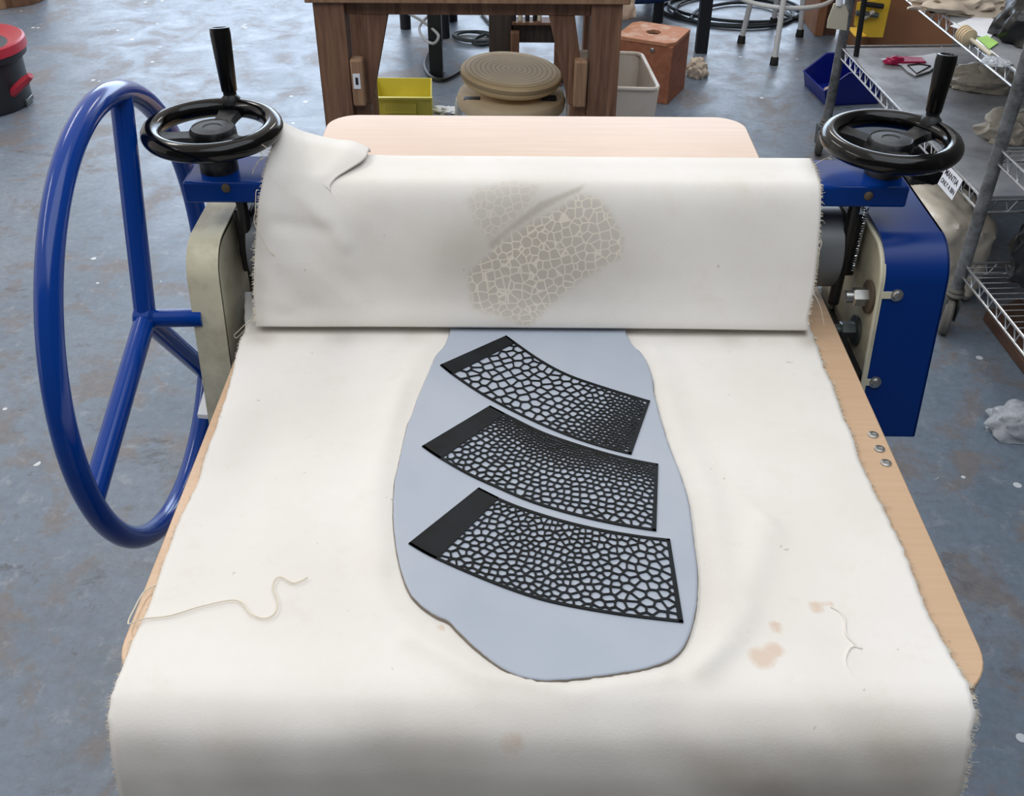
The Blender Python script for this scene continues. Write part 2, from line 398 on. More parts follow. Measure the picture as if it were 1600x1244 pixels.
frR = frame_side('side_frame', WR, WR+0.0035, 'beige', 'beige')
lip = MB(); lip.tube([V((WR-0.001, a, b)) for a, b in [(1.079, 0.63)]+prof], 0.0026, 8); obj('edge_lip', lip, 'beige_lip', frR)
for x0, x1, fr in ((WL+0.001, WL+0.007, frL), (WR-0.007, WR-0.001, frR)):
    obj('slide_guide', MB().box((x0, 1.262, 0.72), (x1, 1.31, 0.905)), 'beige', fr, bevel=0.002)
# feet of the side frames resting on the rail
obj('mounting_foot', MB().prism([pz(308, 647, 0.655), pz(333, 649, 0.655), pz(333, 615, 0.655), pz(321, 600, 0.655)], (0, 0, -0.008)), 'paper', frL, bevel=0.001)
obj('frame_bracket', MB().box((WL+0.001, 1.10, 0.70), (-0.33, 1.32, 0.745)), 'dark', mach)
obj('frame_bracket', MB().box((0.39, 1.10, 0.70), (WR-0.001, 1.32, 0.745)), 'dark', mach)
# blue cover right
CX0, CX1 = 0.494, 0.540
cov = MB(); t = 0.0025
pc = [(1.118, 0.652)] + arc((1.170, 0.860), 0.054, pi, pi/2, 12) + [(1.345, 0.914)]
cov_rows_o = [[V((x, a, b)) for a, b in pc] for x in (WR+0.001, CX1)]
pc2 = [(a+(0.0 if i else 0), b) for i, (a, b) in enumerate(pc)]
# front/top skin follows the profile; lower front edge kept level
skin = MB()
pf = [(1.083, 0.655)] + arc((1.172, 0.862), 0.056, radians(172), radians(90), 12) + [(1.345, 0.918)]
inn = [(a+0.004, b-0.004) for a, b in pf]
skin.grid([[V((WR+0.002, a, b)) for a, b in pf], [V((CX1, a, b)) for a, b in pf], [V((CX1, a, b)) for a, b in inn], [V((WR+0.002, a, b)) for a, b in inn], [V((WR+0.002, a, b)) for a, b in pf]])
side_poly = [V((CX1-0.003, a, b)) for a, b in pf] + [V((CX1-0.003, 1.345, 0.655))]
skin.prism(side_poly, (0.003, 0, 0))
cover = obj('side_cover', skin, 'blue_cover', mach, bevel=0.0)
def onface(x, y):  # point on the slanted front face of the cover
    a0 = V((0, 1.083, 0.655)); a1 = V((0, 1.1165, 0.8698)); d = (a1-a0).normalized(); nn = V((0, -d.z, d.y))
    r = ray(x, y); t_ = (a0-CO).dot(nn)/r.dot(nn); return CO+r*t_, nn
for sx, sy in ((1401, 461), (1367, 597)):
    p, nn = onface(sx, sy)
    obj('cover_screw', MB().lathe(p, nn, [(0.0080, -0.001), (0.0080, 0.0018), (0.0062, 0.0022), (0.0048, 0.005), (0.002, 0.0060), (0, 0.0060)], 20), 'steel', cover)
    q = V((WR-0.002, p.y, p.z))
    up_ = nn.cross(V((1, 0, 0))); up_ = up_ if up_.z > 0 else -up_
    c4 = [a-nn*0.001 for a in (q-up_*.0045, p-up_*.0045, p+up_*.0045, q+up_*.0045)]
    obj('screw_tab', MB().hexa(c4, [a+nn*0.0028 for a in c4]), 'beige_lip', cover)
# nuts on the right frame
def hexnut(c, ax, r, h, parent, mat='steel', name='hex_bolt'):
    c = V(c); ax = V(ax).normalized()
    wsh = MB().lathe(c, ax, [(r*1.75, 0), (r*1.75, 0.003), (r*1.5, 0.004), (r*0.6, 0.004)], 28)
    b = obj('washer', wsh, 'rust', parent) if mat == 'steel' else obj('washer', wsh, mat, parent)
    m = MB().lathe(c+ax*0.004, ax, [(r, 0), (r, h*0.62), (r*0.86, h*0.70)], 6)
    m.lathe(c+ax*(0.004+h*0.6), ax, [(r*0.62, 0), (r*0.62, h*0.45), (r*0.5, h*0.5)], 18)
    obj(name, m, mat, parent, smooth=25)
M['rust'] = plain('rusty_washer', (104, 92, 78), 0.7, 0.3)
M['dullsteel'] = plain('dull_grey_steel', (92, 98, 98), 0.4, 0.5)
hexnut((WR-0.001, 1.143, 0.838), (-1, 0, 0), 0.0125, 0.026, frR)
hexnut((WR-0.001, 1.160, 0.776), (-1, 0, 0), 0.0118, 0.026, frR, 'dullsteel')
# cross beam under the hand wheels
beam = MB().box((-0.419, 1.178, 0.947), (0.488, 1.262, 0.975)); bm_ = obj('cross_beam', beam, 'blue', mach, bevel=0.0035, seg=3)
for q in ((353, 294), (1357, 306)):
    p = py(q[0], q[1], 1.178)
    obj('beam_bolt', MB().lathe(p, (0, -1, 0), [(0.0058, -0.001), (0.0058, 0.001), (0.004, 0.003), (0.002, 0.004), (0, 0.004)], 18), 'rust', bm_)
# roller with its shaft and end blocks
rol = obj('pressure_roller', MB().lathe((-0.352, 1.225, 0.868), (1, 0, 0), [(0.0535, 0), (0.0545, 0.001), (0.0545, 0.774), (0.053, 0.775)], 48), 'roller', mach)
obj('roller_shaft', MB().lathe((-0.372, 1.225, 0.868), (1, 0, 0), [(0.016, 0), (0.016, 0.826)], 20), 'steel', rol)
for x, s_ in ((-0.369, 1), (0.427, 1)):
    blk = obj('bearing_block', MB().box((x, 1.20, 0.835), (x+0.024, 1.258, 0.925)), 'dark', mach, bevel=0.003)
for x in (-0.352, 0.428):
    m = MB().tube([V((x, 1.19, 0.80)), V((x, 1.19, 0.948))], 0.0075, 12)
    obj('lift_screw', m, 'dark', mach)
sp_ = MB(); k_ = []
for i in range(200):
    a = i/200*2*pi*26; k_.append(V((0.446+0.0022*cos(a), 1.196+0.0022*sin(a), 0.845+0.095*i/200)))
sp_.tube(k_, 0.0010, 5); obj('return_spring', sp_, 'chrome', mach)

# hand wheels
def hand_wheel(cx, cy, zt, R, spokes, hang, tilt, htop):
    root = obj('hand_wheel', MB().ring((cx, cy, zt), (0, 0, 1), R, 0.0125, 72, 16, 0.95), 'black_gloss', mach)
    m = MB().lathe((cx, cy, 0.975), (0, 0, 1), [(0.024, 0), (0.024, 0.018), (0.020, 0.024), (0.019, zt-0.975-0.012)], 32)
    obj('wheel_hub', m, 'black_dusty', root)
    cap = MB().lathe((cx, cy, zt-0.014), (0, 0, 1), [(0.026, 0), (0.029, 0.004), (0.0285, 0.014), (0.026, 0.0175), (0.0245, 0.0165), (0.012, 0.0175), (0.011, 0.0165), (0, 0.0168)], 40)
    obj('hub_cap', cap, 'black_dusty', root)
    for a in spokes:
        d = V((cos(a), sin(a), 0)); t_ = V((-sin(a), cos(a), 0)); b = V((cx, cy, zt-0.010)); L0, L1 = 0.018, R-0.004
        m = MB()
        rows = []
        for k in range(7):
            q = k/6; L = L0+(L1-L0)*q; wd = 0.0135+0.006*(q-0.45)**2*4; th = 0.006; zz = 0.006*q
            c = b+d*L+V((0, 0, zz)); rows.append([c-t_*wd-V((0, 0, th*.4)), c-t_*wd*0.8+V((0, 0, th)), c+t_*wd*0.8+V((0, 0, th)), c+t_*wd-V((0, 0, th*.4)), c-V((0, 0, th)), c-t_*wd-V((0, 0, th*.4))])
        m.grid(rows); obj('spoke', m, 'black_dusty', root, smooth=60)
    d = V((cos(hang), sin(hang), 0)); p = V((cx, cy, zt))+d*(R-0.001)
    ax = (V(htop)-p).normalized(); L = (V(htop)-p).length
    m = MB().lathe(p+ax*0.004, ax, [(0.0135, 0), (0.0125, 0.008), (0.0085, 0.012), (0.0085, 0.024)], 24); obj('handle_stud', m, 'black_dusty', root)
    m = MB().lathe(p+ax*0.020, ax, [(0.0088, 0), (0.0100, 0.002), (0.0118, (L-0.02)*0.55), (0.0130, L-0.02-0.008), (0.0122, L-0.021), (0.0095, L-0.0205), (0.0085, L-0.023), (0, L-0.023)], 28)
    obj('crank_handle', m, 'grip', root)
hwl = pz(336, 190, 1.033)
hand_wheel(-0.381, 1.219, 1.028, 0.0745, (radians(84), radians(202), radians(322)), radians(84), 0, py(342.5, 42, 1.312))
hand_wheel(0.466, 1.221, 1.018, 0.0745, (radians(34), radians(146), radians(270)), radians(34), 0, py(1481, 84, 1.275))

# big drive wheel
wc = V((-0.477, 1.11, 0.818)); WR_ = 0.279; yw = -0.013
wd = obj('drive_wheel', MB().ring(wc, (cos(yw), -sin(yw), 0), WR_, 0.0142, 128, 18), 'blue', mach)
obj('wheel_centre', MB().lathe(wc-V((0.013, 0, 0)), (1, 0, 0), [(0.012, 0), (0.0165, 0.003), (0.0165, 0.022), (0.012, 0.026)], 24), 'blue', wd)
hubp = wc
def rim(a): return wc+V((sin(yw)*WR_*cos(a), WR_*cos(a), WR_*sin(a)))*1.0
best = {'a': radians(71), 'b': radians(195), 'c': radians(310)}
for a in best.values():
    obj('wheel_spoke', MB().tube([wc+(rim(a)-wc)*0.03, rim(a)], 0.0135, 16), 'blue', wd)
obj('drive_shaft', MB().tube([wc+V((0.008, 0, 0)), V((-0.404, wc.y+0.003, wc.z))], 0.0118, 20), 'blue', wd)
obj('shaft_boss', MB().lathe((WL-0.042, wc.y+0.03, wc.z), (1, 0, 0), [(0.018, 0), (0.018, 0.034)], 20), 'beige', frL)

# ---------------------------------------------------------------- lower canvas
Lt = [(520, 383), (533, 375), (600, 360), (664, 340), (716, 321), (762, 307), (805, 285), (846, 269), (892, 252), (956, 231), (994, 212), (1031, 197), (1062, 184), (1087, 175), (1125, 170), (1156, 172), (1190, 178), (1240, 187.5), (1300, 200)]
Rt = [(510, 1264), (530, 1272), (580, 1289), (611, 1303), (647, 1316), (691, 1334), (719, 1341), (850, 1407), (914, 1431), (970, 1454), (1030, 1487), (1075, 1514), (1109, 1523), (1150, 1519), (1206, 1510), (1244, 1502), (1300, 1490)]
CZ = BZ+0.0030
profC = [(1.20, CZ)]+[(1.20-0.008*i, CZ) for i in range(1, 76)]
tail = catmull([(0.600, CZ, 0), (0.575, CZ+0.0008, 0), (0.554, CZ+0.0008, 0), (0.535, CZ-0.003, 0), (0.515, CZ-0.017, 0), (0.504, CZ-0.042, 0), (0.499, CZ-0.07, 0), (0.496, CZ-0.12, 0), (0.495, CZ-0.19, 0), (0.498, CZ-0.27, 0)], 7)[1:]
profC += [(p.x, p.y) for p in tail]
clay_px = [(697, 530), (696, 536), (681, 554), (669, 582), (656, 611), (645, 642), (636, 664), (628, 698), (622, 726), (616, 752), (614, 790), (615, 823), (620, 862), (628, 896), (640, 925), (660, 947), (683, 962), (701, 970), (716, 985), (739, 1008), (766, 1030), (785, 1043), (812, 1056), (845, 1062), (885, 1061), (931, 1056), (974, 1050), (1011, 1043), (1044, 1031), (1064, 1016), (1077, 992), (1087, 955), (1090, 925), (1090, 889), (1085, 849), (1080, 806), (1075, 776), (1062, 736), (1047, 698), (1037, 667), (1028, 636), (1022, 611), (1020, 592), (1012, 567), (1000, 548), (986, 535), (984, 530)]
CT = BZ+0.0095
clay_w = [pz(a, b, CT) for a, b in clay_px]
clay_w = [V((p.x, 1.17, p.z)) if i in (0,) else p for i, p in enumerate(clay_w)]
clay_w[0] = V((clay_w[0].x+0.032, 1.18, CT)); clay_w[-1] = V((clay_w[-1].x-0.034, 1.18, CT))
clay_s = catmull(clay_w, 5, True)
cl2 = clay_s[::3]
def cdist(x, y):
    d = min((p.x-x)**2+(p.y-y)**2 for p in cl2)**0.5
    ins = False; j = len(clay_w)-1
    for i in range(len(clay_w)):
        a, b = clay_w[i], clay_w[j]
        if (a.y > y) != (b.y > y) and x < (b.x-a.x)*(y-a.y)/(b.y-a.y)+a.x: ins = not ins
        j = i
    return -d if ins else d
def edge_x(Y, z, trace, x0):
    x = x0
    for _ in range(6):
        q = pr((x, Y, z)); x = py(interp(trace, q[1]), q[1], Y).x
    return x
def seg_d(p, a, b):
    ax, ay = a; bx, by = b; dx, dy = bx-ax, by-ay; L = dx*dx+dy*dy
    t_ = max(0, min(1, ((p[0]-ax)*dx+(p[1]-ay)*dy)/L)); return hypot(p[0]-ax-t_*dx, p[1]-ay-t_*dy)
# soft folds in the cloth (image traces laid on the bed): polyline, height, width
folds_px = [([(1100, 1040), (1150, 960), (1180, 890), (1195, 820)], 0.0022, 0.016),
            ([(1085, 1052), (1140, 1010), (1170, 960)], 0.0018, 0.010),
            ([(600, 880), (596, 800), (604, 700), (625, 600)], 0.0016, 0.012),
            ([(1060, 700), (1040, 620), (1020, 550)], 0.0014, 0.010),
            ([(1150, 770), (1215, 835)], 0.0008, 0.006), ([(515, 775), (590, 765)], 0.0008, 0.005),
            ([(640, 1000), (760, 1062), (900, 1085), (1040, 1062)], 0.0020, 0.010)]
folds = [([tuple(pz(a, b, CZ).xy) for a, b in f_], h, w_) for f_, h, w_ in folds_px]
stains_px = [((800, 1172), 34, 0.745), ((785, 1182), 18, 0.745), ((830, 1165), 14, 0.745), ((1212, 981), 13, CZ), ((1190, 1030), 26, CZ), ((1210, 1018), 18, CZ), ((1275, 950), 16, CZ), ((1297, 948), 8, CZ), ((690, 983), 8, CZ), ((1160, 1165), 9, .75), ((590, 1200), 12, .73)]
stains = [(pz(a[0], a[1], z) if z > 0.78 else py(a[0], a[1], 0.500), r/1800*1.0) for a, r, z in stains_px]
NC = 150; rows = []; st = []; di = []; uv = []
for ri, (Y, z) in enumerate(profC):
    xl = edge_x(Y, z, Lt, -0.35); xr = edge_x(Y, z, Rt, 0.37); row = []
    jl = noise.noise(V((Y*90, z*90, 1)))*0.0014; jr = noise.noise(V((Y*140, z*140, 7)))*0.0022
    hang = ss(0.56, 0.50, Y)
    for j in range(NC+1):
        s_ = j/NC; x = xl+jl*(1-ss(0, 0.03, s_))+(xr+jr*ss(0.97, 1, s_)-xl)*s_
        d = cdist(x, Y) if 0.5 < Y < 1.2 else 0.2
        h = 0.0
        if d > 0: h += 0.0028*exp(-((d-0.024)/0.014)**2)*(0.5+0.5*ss(-0.2, 0.6, noise.noise(V((x*9, Y*9, 3)))+0.3))*ss(0.0, 0.006, d+0.004)*ss(1.12, 1.06, Y)
        for f_, hh, ww in folds:
            dm = min(seg_d((x, Y), f_[i], f_[i+1]) for i in range(len(f_)-1)) if Y > 0.5 else 1
            if dm < 3*ww: h += 1.5*hh*exp(-(dm/ww)**2)*(1 if d > 0 else 0)
        h += 0.0007*(noise.noise(V((x*14, Y*14, 9)))+0.4)*ss(-0.004, 0.02, d)
        rip = (0.006*noise.noise(V((x*7, z*5, 2.2)))+0.0025*noise.noise(V((x*22+z*6, z*10, 5))))*hang
        sag = 0.0
        p = V((x, Y+rip, z+max(h, 0)*(1-hang)+0.002*hang*noise.noise(V((x*8, 1, 1)))))
        row.append(p)
        a_ = 0
        for sp, r in stains: a_ = max(a_, 1-(p-sp).length/(r*1.15))
        st.append(max(0, a_)**0.5 if a_ > 0 else 0)
        dd = 0.25*max(0, noise.noise(V((x*6, Y*6+z*8, 4))))*(0.4+hang)+0.12*exp(-((d-0.004)/0.02)**2)*(1 if d > 0 else 0)  # random patches, and a darker rim around the clay
        dd += hang*(0.10+0.20*ss(-0.1, 0.35, x)+0.5*max(0, noise.noise(V((x*11, z*14, 8)))))  # soil smears, plus painted shade deepening towards the right of the drop
        dd += 0.55*exp(-((Y-1.09)/0.018)**2)*(0.3+max(0, noise.noise(V((x*20, 3, 3)))))  # darker band along the fold line
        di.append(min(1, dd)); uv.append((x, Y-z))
    rows.append(row)
lower_rows = rows
mb = MB().grid(rows); mb.att = {'stain': st, 'dirt_shade': di}; mb.uv = uv
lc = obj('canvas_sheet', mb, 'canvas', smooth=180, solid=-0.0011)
tag(lc, 'long cream canvas cloth lying on the board bed and hanging over its near end', 'canvas')
# frayed cut edges
def fringe(parent, edge, outd, n_, lmin, lmax, r=0.00022):
    m = MB()
    for _ in range(n_):
        k = random.random()*(len(edge)-1); i = int(k); p = edge[i].lerp(edge[i+1], k-i)
        o_ = V(outd(i)); al = (edge[i+1]-edge[i]).normalized()
        L = random.uniform(lmin, lmax)*(2.0 if random.random() < 0.04 else 1); d = (o_+al*random.uniform(-.7, .7)+V((0, 0, random.uniform(-.25, .15)))).normalized()
        q = p+d*L*0.5+al*random.uniform(-.3, .3)*L; e = p+d*L+V((0, 0, -0.2*L))
        m.tube([p-o_*0.001, q, e], r, 3, caps=False)
    f_ = obj('frayed_edge', m, 'thread', parent, smooth=0); f_['kind'] = 'stuff'; return f_
fringe(lc, [r[-1] for r in rows[12:]], lambda i: (1, 0, 0.05), 620, 0.002, 0.0058)
fringe(lc, [r[0] for r in rows[12:]], lambda i: (-1, 0, 0.05), 380, 0.0012, 0.0036)

# ---------------------------------------------------------------- clay slab
nn_ = len(clay_s); m = MB(); ctr = V((sum(p.x for p in clay_s)/nn_, sum(p.y for p in clay_s)/nn_, 0))
def insetp(p, i, d, z):
    a, b = clay_s[i-1], clay_s[(i+1) % nn_]; t_ = (b-a); t_.z = 0; t_.normalize(); nv = V((-t_.y, t_.x, 0))
    if nv.dot(ctr-p) < 0 and abs(nv.dot((ctr-p).normalized())) > 0.15: nv = -nv
    return V((p.x+nv.x*d, p.y+nv.y*d, z))
ori = 1
lv = [(-0.0004, CZ+0.0003), (-0.0006, CZ+0.0035), (0.0002, CT-0.0012), (0.0012, CT-0.0003), (0.003, CT)]
area2 = sum(clay_s[i-1].x*clay_s[i].y-clay_s[i].x*clay_s[i-1].y for i in range(nn_)); sgn = 1 if area2 > 0 else -1
def ins(i, d, z):
    a, b = clay_s[i-1], clay_s[(i+1) % nn_]; t_ = V((b.x-a.x, b.y-a.y, 0)).normalized(); nv = V((-t_.y, t_.x, 0))*sgn
    p = clay_s[i]; jit = 0.0005*noise.noise(V((p.x*160, p.y*160, z*300))); return V((p.x+nv.x*(d+jit), p.y+nv.y*(d+jit), z))
vs = []
for d, z in lv: vs += [ins(i, d, z) for i in range(nn_)]
fs = [];
for l in range(len(lv)-1): fs += [(l*nn_+i, l*nn_+(i+1) % nn_, (l+1)*nn_+(i+1) % nn_, (l+1)*nn_+i) for i in range(nn_)]
fs.append(tuple((len(lv)-1)*nn_+i for i in range(nn_)) if sgn > 0 else tuple((len(lv)-1)*nn_+i for i in range(nn_))[::-1])
m.add(vs, fs)
clay = obj('clay_slab', m, ['clay', 'clay_edge'], smooth=50)
for p in clay.data.polygons:
    if p.index < 2*nn_: p.material_index = 1
tag(clay, 'rolled-out grey clay slab with rounded irregular edge lying on the canvas', 'clay slab')

# ---------------------------------------------------------------- stencils
ZS = CT+0.0004
def polyx(pts):  # cumulative-length evaluator on an open polyline
    L = [0]
    for a, b in zip(pts, pts[1:]): L.append(L[-1]+(b-a).length)
    def ev(t_):
        t_ = max(0, min(1, t_))*L[-1]
        for i in range(len(pts)-1):
            if t_ <= L[i+1] or i == len(pts)-2: return pts[i].lerp(pts[i+1], (t_-L[i])/(L[i+1]-L[i]))
    return ev, L[-1]
def clip(poly, nx, ny, c):  # keep nx*x+ny*y <= c
    out = []
    for i in range(len(poly)):
        a = poly[i-1]; b = poly[i]; da = nx*a[0]+ny*a[1]-c; db = nx*b[0]+ny*b[1]-c
        if (da <= 0) != (db <= 0):
            t_ = da/(da-db); out.append((a[0]+(b[0]-a[0])*t_, a[1]+(b[1]-a[1])*t_))
        if db <= 0: out.append(b)
    return out
def stencil(label, low_px, up_px, rad, u0, hw, seed, mode='poisson', th=0.0012):
    rnd = random.Random(seed)
    lo, Ll = polyx(catmull([pz(a, b, ZS+th) for a, b in low_px], 8)); up, Lu = polyx(catmull([pz(a, b, ZS+th) for a, b in up_px], 8))
    W = (Ll+Lu)/2; H = ((lo(0.0)-up(0.0)).length+(lo(1)-up(1)).length)/2
    def mp(x, y, z=ZS+th): 
        p = lo(x/W).lerp(up(x/W), y/H); return V((p.x, p.y, z))
    x0, x1, y0, y1 = u0*W, W-0.0032, 0.0022, H-0.0022
    pts = []
    if mode == 'columns':      # quads in slightly slanted columns, size changing along the strip
        x = x0
        while x < x1:
            r = rad(min(1, (x-x0)/(x1-x0)), 0.5)*0.98; y = y0-rnd.random()*r
            while y < y1:
                a = x+r*0.5+rnd.uniform(-.26, .26)*r+(y-y0)*0.25-0.012; b = y+rnd.uniform(-.2, .2)*r
                if x0 < a < x1 and y0 < b < y1: pts.append((a, b, r*0.62))
                y += r*rnd.uniform(0.82, 1.12)
            x += r
    if mode == 'rows':
        y = y0
        while y < y1:
            r = rad(0.5, min(1, (y-y0)/(y1-y0))); x = x0-rnd.random()*r
            while x < x1:
                rr0 = rad((x-x0)/(x1-x0), min(1, (y-y0)/(y1-y0)))
                b = y+r*0.45+rnd.uniform(-.24, .24)*r+0.004*sin(x*40); a = x+rnd.uniform(-.2, .2)*rr0
                if x0 < a < x1 and y0 < b < y1: pts.append((a, b, r*0.62))
                x += rr0*rnd.uniform(0.85, 1.2)
            y += r*0.92
    for _ in range(26000 if mode == 'poisson' else 6000):
        x = rnd.uniform(x0, x1); y = rnd.uniform(y0, y1); r = rad((x-x0)/(x1-x0), (y-y0)/(y1-y0))
        if all((x-a)**2+(y-b)**2 > (r*0.5+rr_*0.5)**2 for a, b, rr_ in pts): pts.append((x, y, r))
    def cell(k, P):
        x, y = P[k]; poly = [(x0, y0), (x1, y0), (x1, y1), (x0, y1)]
        for a, b in sorted(P, key=lambda q: (q[0]-x)**2+(q[1]-y)**2)[1:22]:
            nx, ny = a-x, b-y; poly = clip(poly, nx, ny, nx*(a+x)/2+ny*(b+y)/2)
            if len(poly) < 3: break
        return poly
    P = [(a, b) for a, b, _ in pts]
    cells = [cell(k, P) for k in range(len(P))]
    m = MB()
    for poly in cells:
        q = []
        for p in poly:
            if not q or hypot(p[0]-q[-1][0], p[1]-q[-1][1]) > 0.0006: q.append(p)
        if len(q) > 2 and hypot(q[0][0]-q[-1][0], q[0][1]-q[-1][1]) < 0.0006: q.pop()
        if len(q) < 3: continue
        A = cx = cy = 0
        for i in range(len(q)):
            a, b = q[i-1], q[i]; cr = a[0]*b[1]-b[0]*a[1]; A += cr/2; cx += (a[0]+b[0])*cr/6; cy += (a[1]+b[1])*cr/6
        if A < 1e-7: continue
        cx /= A; cy /= A
        ds = [abs((q[i][0]-q[i-1][0])*(q[i-1][1]-cy)-(q[i-1][0]-cx)*(q[i][1]-q[i-1][1]))/max(1e-6, hypot(q[i][0]-q[i-1][0], q[i][1]-q[i-1][1])) for i in range(len(q))]
        dmn = min(ds)*0.6+sum(ds)/len(ds)*0.4; f_ = 1-hw/dmn
        n_ = len(q); top = [mp(*p) for p in q]
        if f_ < 0.22:
            m.add(top, [tuple(range(n_))]); continue
        h_ = [(cx+(p[0]-cx)*f_, cy+(p[1]-cy)*f_) for p in q]; ch = []
        c_ = 0.13
        for i in range(n_):
            a, b = h_[i], h_[(i+1) % n_]; ch.append((a[0]+(b[0]-a[0])*c_, a[1]+(b[1]-a[1])*c_)); ch.append((a[0]+(b[0]-a[0])*(1-c_), a[1]+(b[1]-a[1])*(1-c_)))
        c1 = [mp(*p) for p in ch]; c2 = [mp(p[0], p[1], ZS) for p in ch]; N2 = 2*n_
        fs = []
        for i in range(n_):
            j = (i+1) % n_
            fs.append((i, j, n_+2*i+1, n_+2*i)); fs.append((i, n_+2*i, n_+(2*i-1) % N2))
        for i in range(N2): fs.append((n_+i, n_+(i+1) % N2, n_+N2+(i+1) % N2, n_+N2+i))
        m.add(top+c1+c2, fs)
    e = 0.0003
    def strip(xa, xb, ya, yb, k):
        m.grid([[mp(xa+(xb-xa)*i/k, yy, ZS+th+0.00008) for i in range(k+1)] for yy in (ya, yb)])
    strip(0, x0+e, 0, H, 4); strip(x1-e, W, 0, H, 2); strip(0, W, 0, y0+e, 48); strip(0, W, y1-e, H, 48)
    bd = [mp(W*i/48, 0) for i in range(49)]+[mp(W, H*i/6) for i in range(1, 7)]+[mp(W-W*i/48, H) for i in range(1, 49)]+[mp(0, H-H*i/6) for i in range(1, 6)]
    nb = len(bd); m.add(bd+[V((p.x, p.y, ZS)) for p in bd], [(i, (i+1) % nb, nb+(i+1) % nb, nb+i) for i in range(nb)])
    o = obj('lattice_stencil', m, 'stencil', smooth=0); tag(o, label, 'stencil', 'black lattice stencils on the clay slab')
    print('stencil', len(P), 'W,H', round(W, 3), round(H, 3))
    return o
stencil('black curved stencil nearest the roller, big cells shrinking to a dense right end',
        [(687.5, 570), (709, 587), (756, 618), (819, 651), (881, 678), (937, 697), (986.6, 709.7)],
        [(791, 524), (805, 534), (844, 561), (887, 584), (944, 604), (1016, 626)],
        lambda u, v: 0.0132-0.0088*ss(0.35, 1.0, u+0.12*(v-.5)), 0.085, 0.00098, 3, 'columns')
stencil('middle black curved stencil, fine cells along its far edge and larger ones near',
        [(659, 697), (684, 714), (729, 740), (775.5, 761.5), (832, 785), (898, 804.6), (964, 819.5), (1025.6, 829.4)],
        [(765.6, 633.4), (800, 651), (850, 675), (912.5, 696.5), (975, 714), (1028.7, 724.7)],
        lambda u, v: 0.0084-0.0043*ss(0.35, 0.95, v-0.15*abs(u-.6)), 0.105, 0.00092, 5, 'rows')
stencil('black curved stencil nearest the drooping canvas end, even cells finest in its middle',
        [(638, 849), (673, 869), (732.5, 895.7), (799, 922), (865, 942), (964, 960), (1068, 972.5)],
        [(748, 761.5), (799, 786), (865, 808), (931, 824.5), (997.5, 836), (1047, 842)],
        lambda u, v: 0.0060+0.0026*ss(0.5, 1.0, u)+0.0010*ss(0.35, 0, u), 0.125, 0.00092, 9)

# ---------------------------------------------------------------- upper canvas flap over the beam
fold_z = lambda x: (CT+0.0010) if -0.16 < x < 0.20 else CZ+0.0015
def foldz(x): return CT+0.0008-0.0012*(1-ss(-0.30, -0.15, x)*ss(0.34, 0.2, x))
P_main = [(1.150, 0.0030), (1.125, 0.0025), (1.106, 0.0025), (1.0985, 0.0055), (1.0985, 0.011), (1.103, 0.024), (1.113, 0.048), (1.122, 0.070), (1.131, 0.095), (1.142, 0.122), (1.154, 0.147), (1.166, 0.1655), (1.180, 0.1765), (1.198, 0.1785), (1.222, 0.1782), (1.246, 0.1780), (1.266, 0.1740), (1.273, 0.158), (1.276, 0.125), (1.278, 0.09)]
pm = catmull([(a, b, 0) for a, b in P_main], 5)
lens = [0]
for a, b in zip(pm, pm[1:]): lens.append(lens[-1]+(b-a).length)
XL, XR = -0.335, 0.377
Ltr = [(187, 437), (240, 425), (275, 412), (310, 405), (350, 402), (400, 399), (460, 397), (525, 400), (540, 401)]
Rtr = [(238, 1262), (262, 1275), (290, 1283), (330, 1283), (400, 1278), (450, 1272), (500, 1262), (520, 1264), (540, 1265)]
def curl(w_):  # raised corner cross-section (x, z offset) from left edge to x=-0.16
    e = [(472, 204), (520, 216), (552, 220), (577, 231)]
    tip = py(440, 188, 1.262); A = [(tip.x, tip.z)]+[(py(a, b, 1.262).x, py(a, b, 1.262).z) for a, b in e]
    A += [(-0.208, 0.9895), (-0.222, 0.9835), (-0.200, 0.9788), (-0.150, 0.9782)]
    B0 = [(-0.335, 0), (-0.308, 0), (-0.283, 0), (-0.262, 0), (-0.250, 0), (-0.256, 0), (-0.250, 0), (-0.228, 0), (-0.150, 0)]
    return A, B0
NCU = 190; rows = []; net = []; dirt_shade = []; band = []; stn = []; uv = []
A_, B_ = curl(1)
poly_net_px = [(727, 429), (759, 397), (788, 370), (824, 348), (867, 325), (905, 300), (934, 305), (957, 330), (977, 372), (975, 404), (939, 422), (900, 447), (860, 480), (824, 519), (797, 503), (736, 485)]
poly_net2_px = [(722, 310), (745, 290), (800, 278), (850, 285), (835, 320), (763, 381), (740, 350)]
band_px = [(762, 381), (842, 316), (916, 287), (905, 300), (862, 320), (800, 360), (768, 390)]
def inpoly(p, poly):
    ins_ = False; j = len(poly)-1
    for i in range(len(poly)):
        a, b = poly[i], poly[j]
        if (a[1] > p[1]) != (b[1] > p[1]) and p[0] < (b[0]-a[0])*(p[1]-a[1])/(b[1]-a[1])+a[0]: ins_ = not ins_
        j = i
    d = min(seg_d(p, poly[i-1], poly[i]) for i in range(len(poly)))
    return d if ins_ else -d
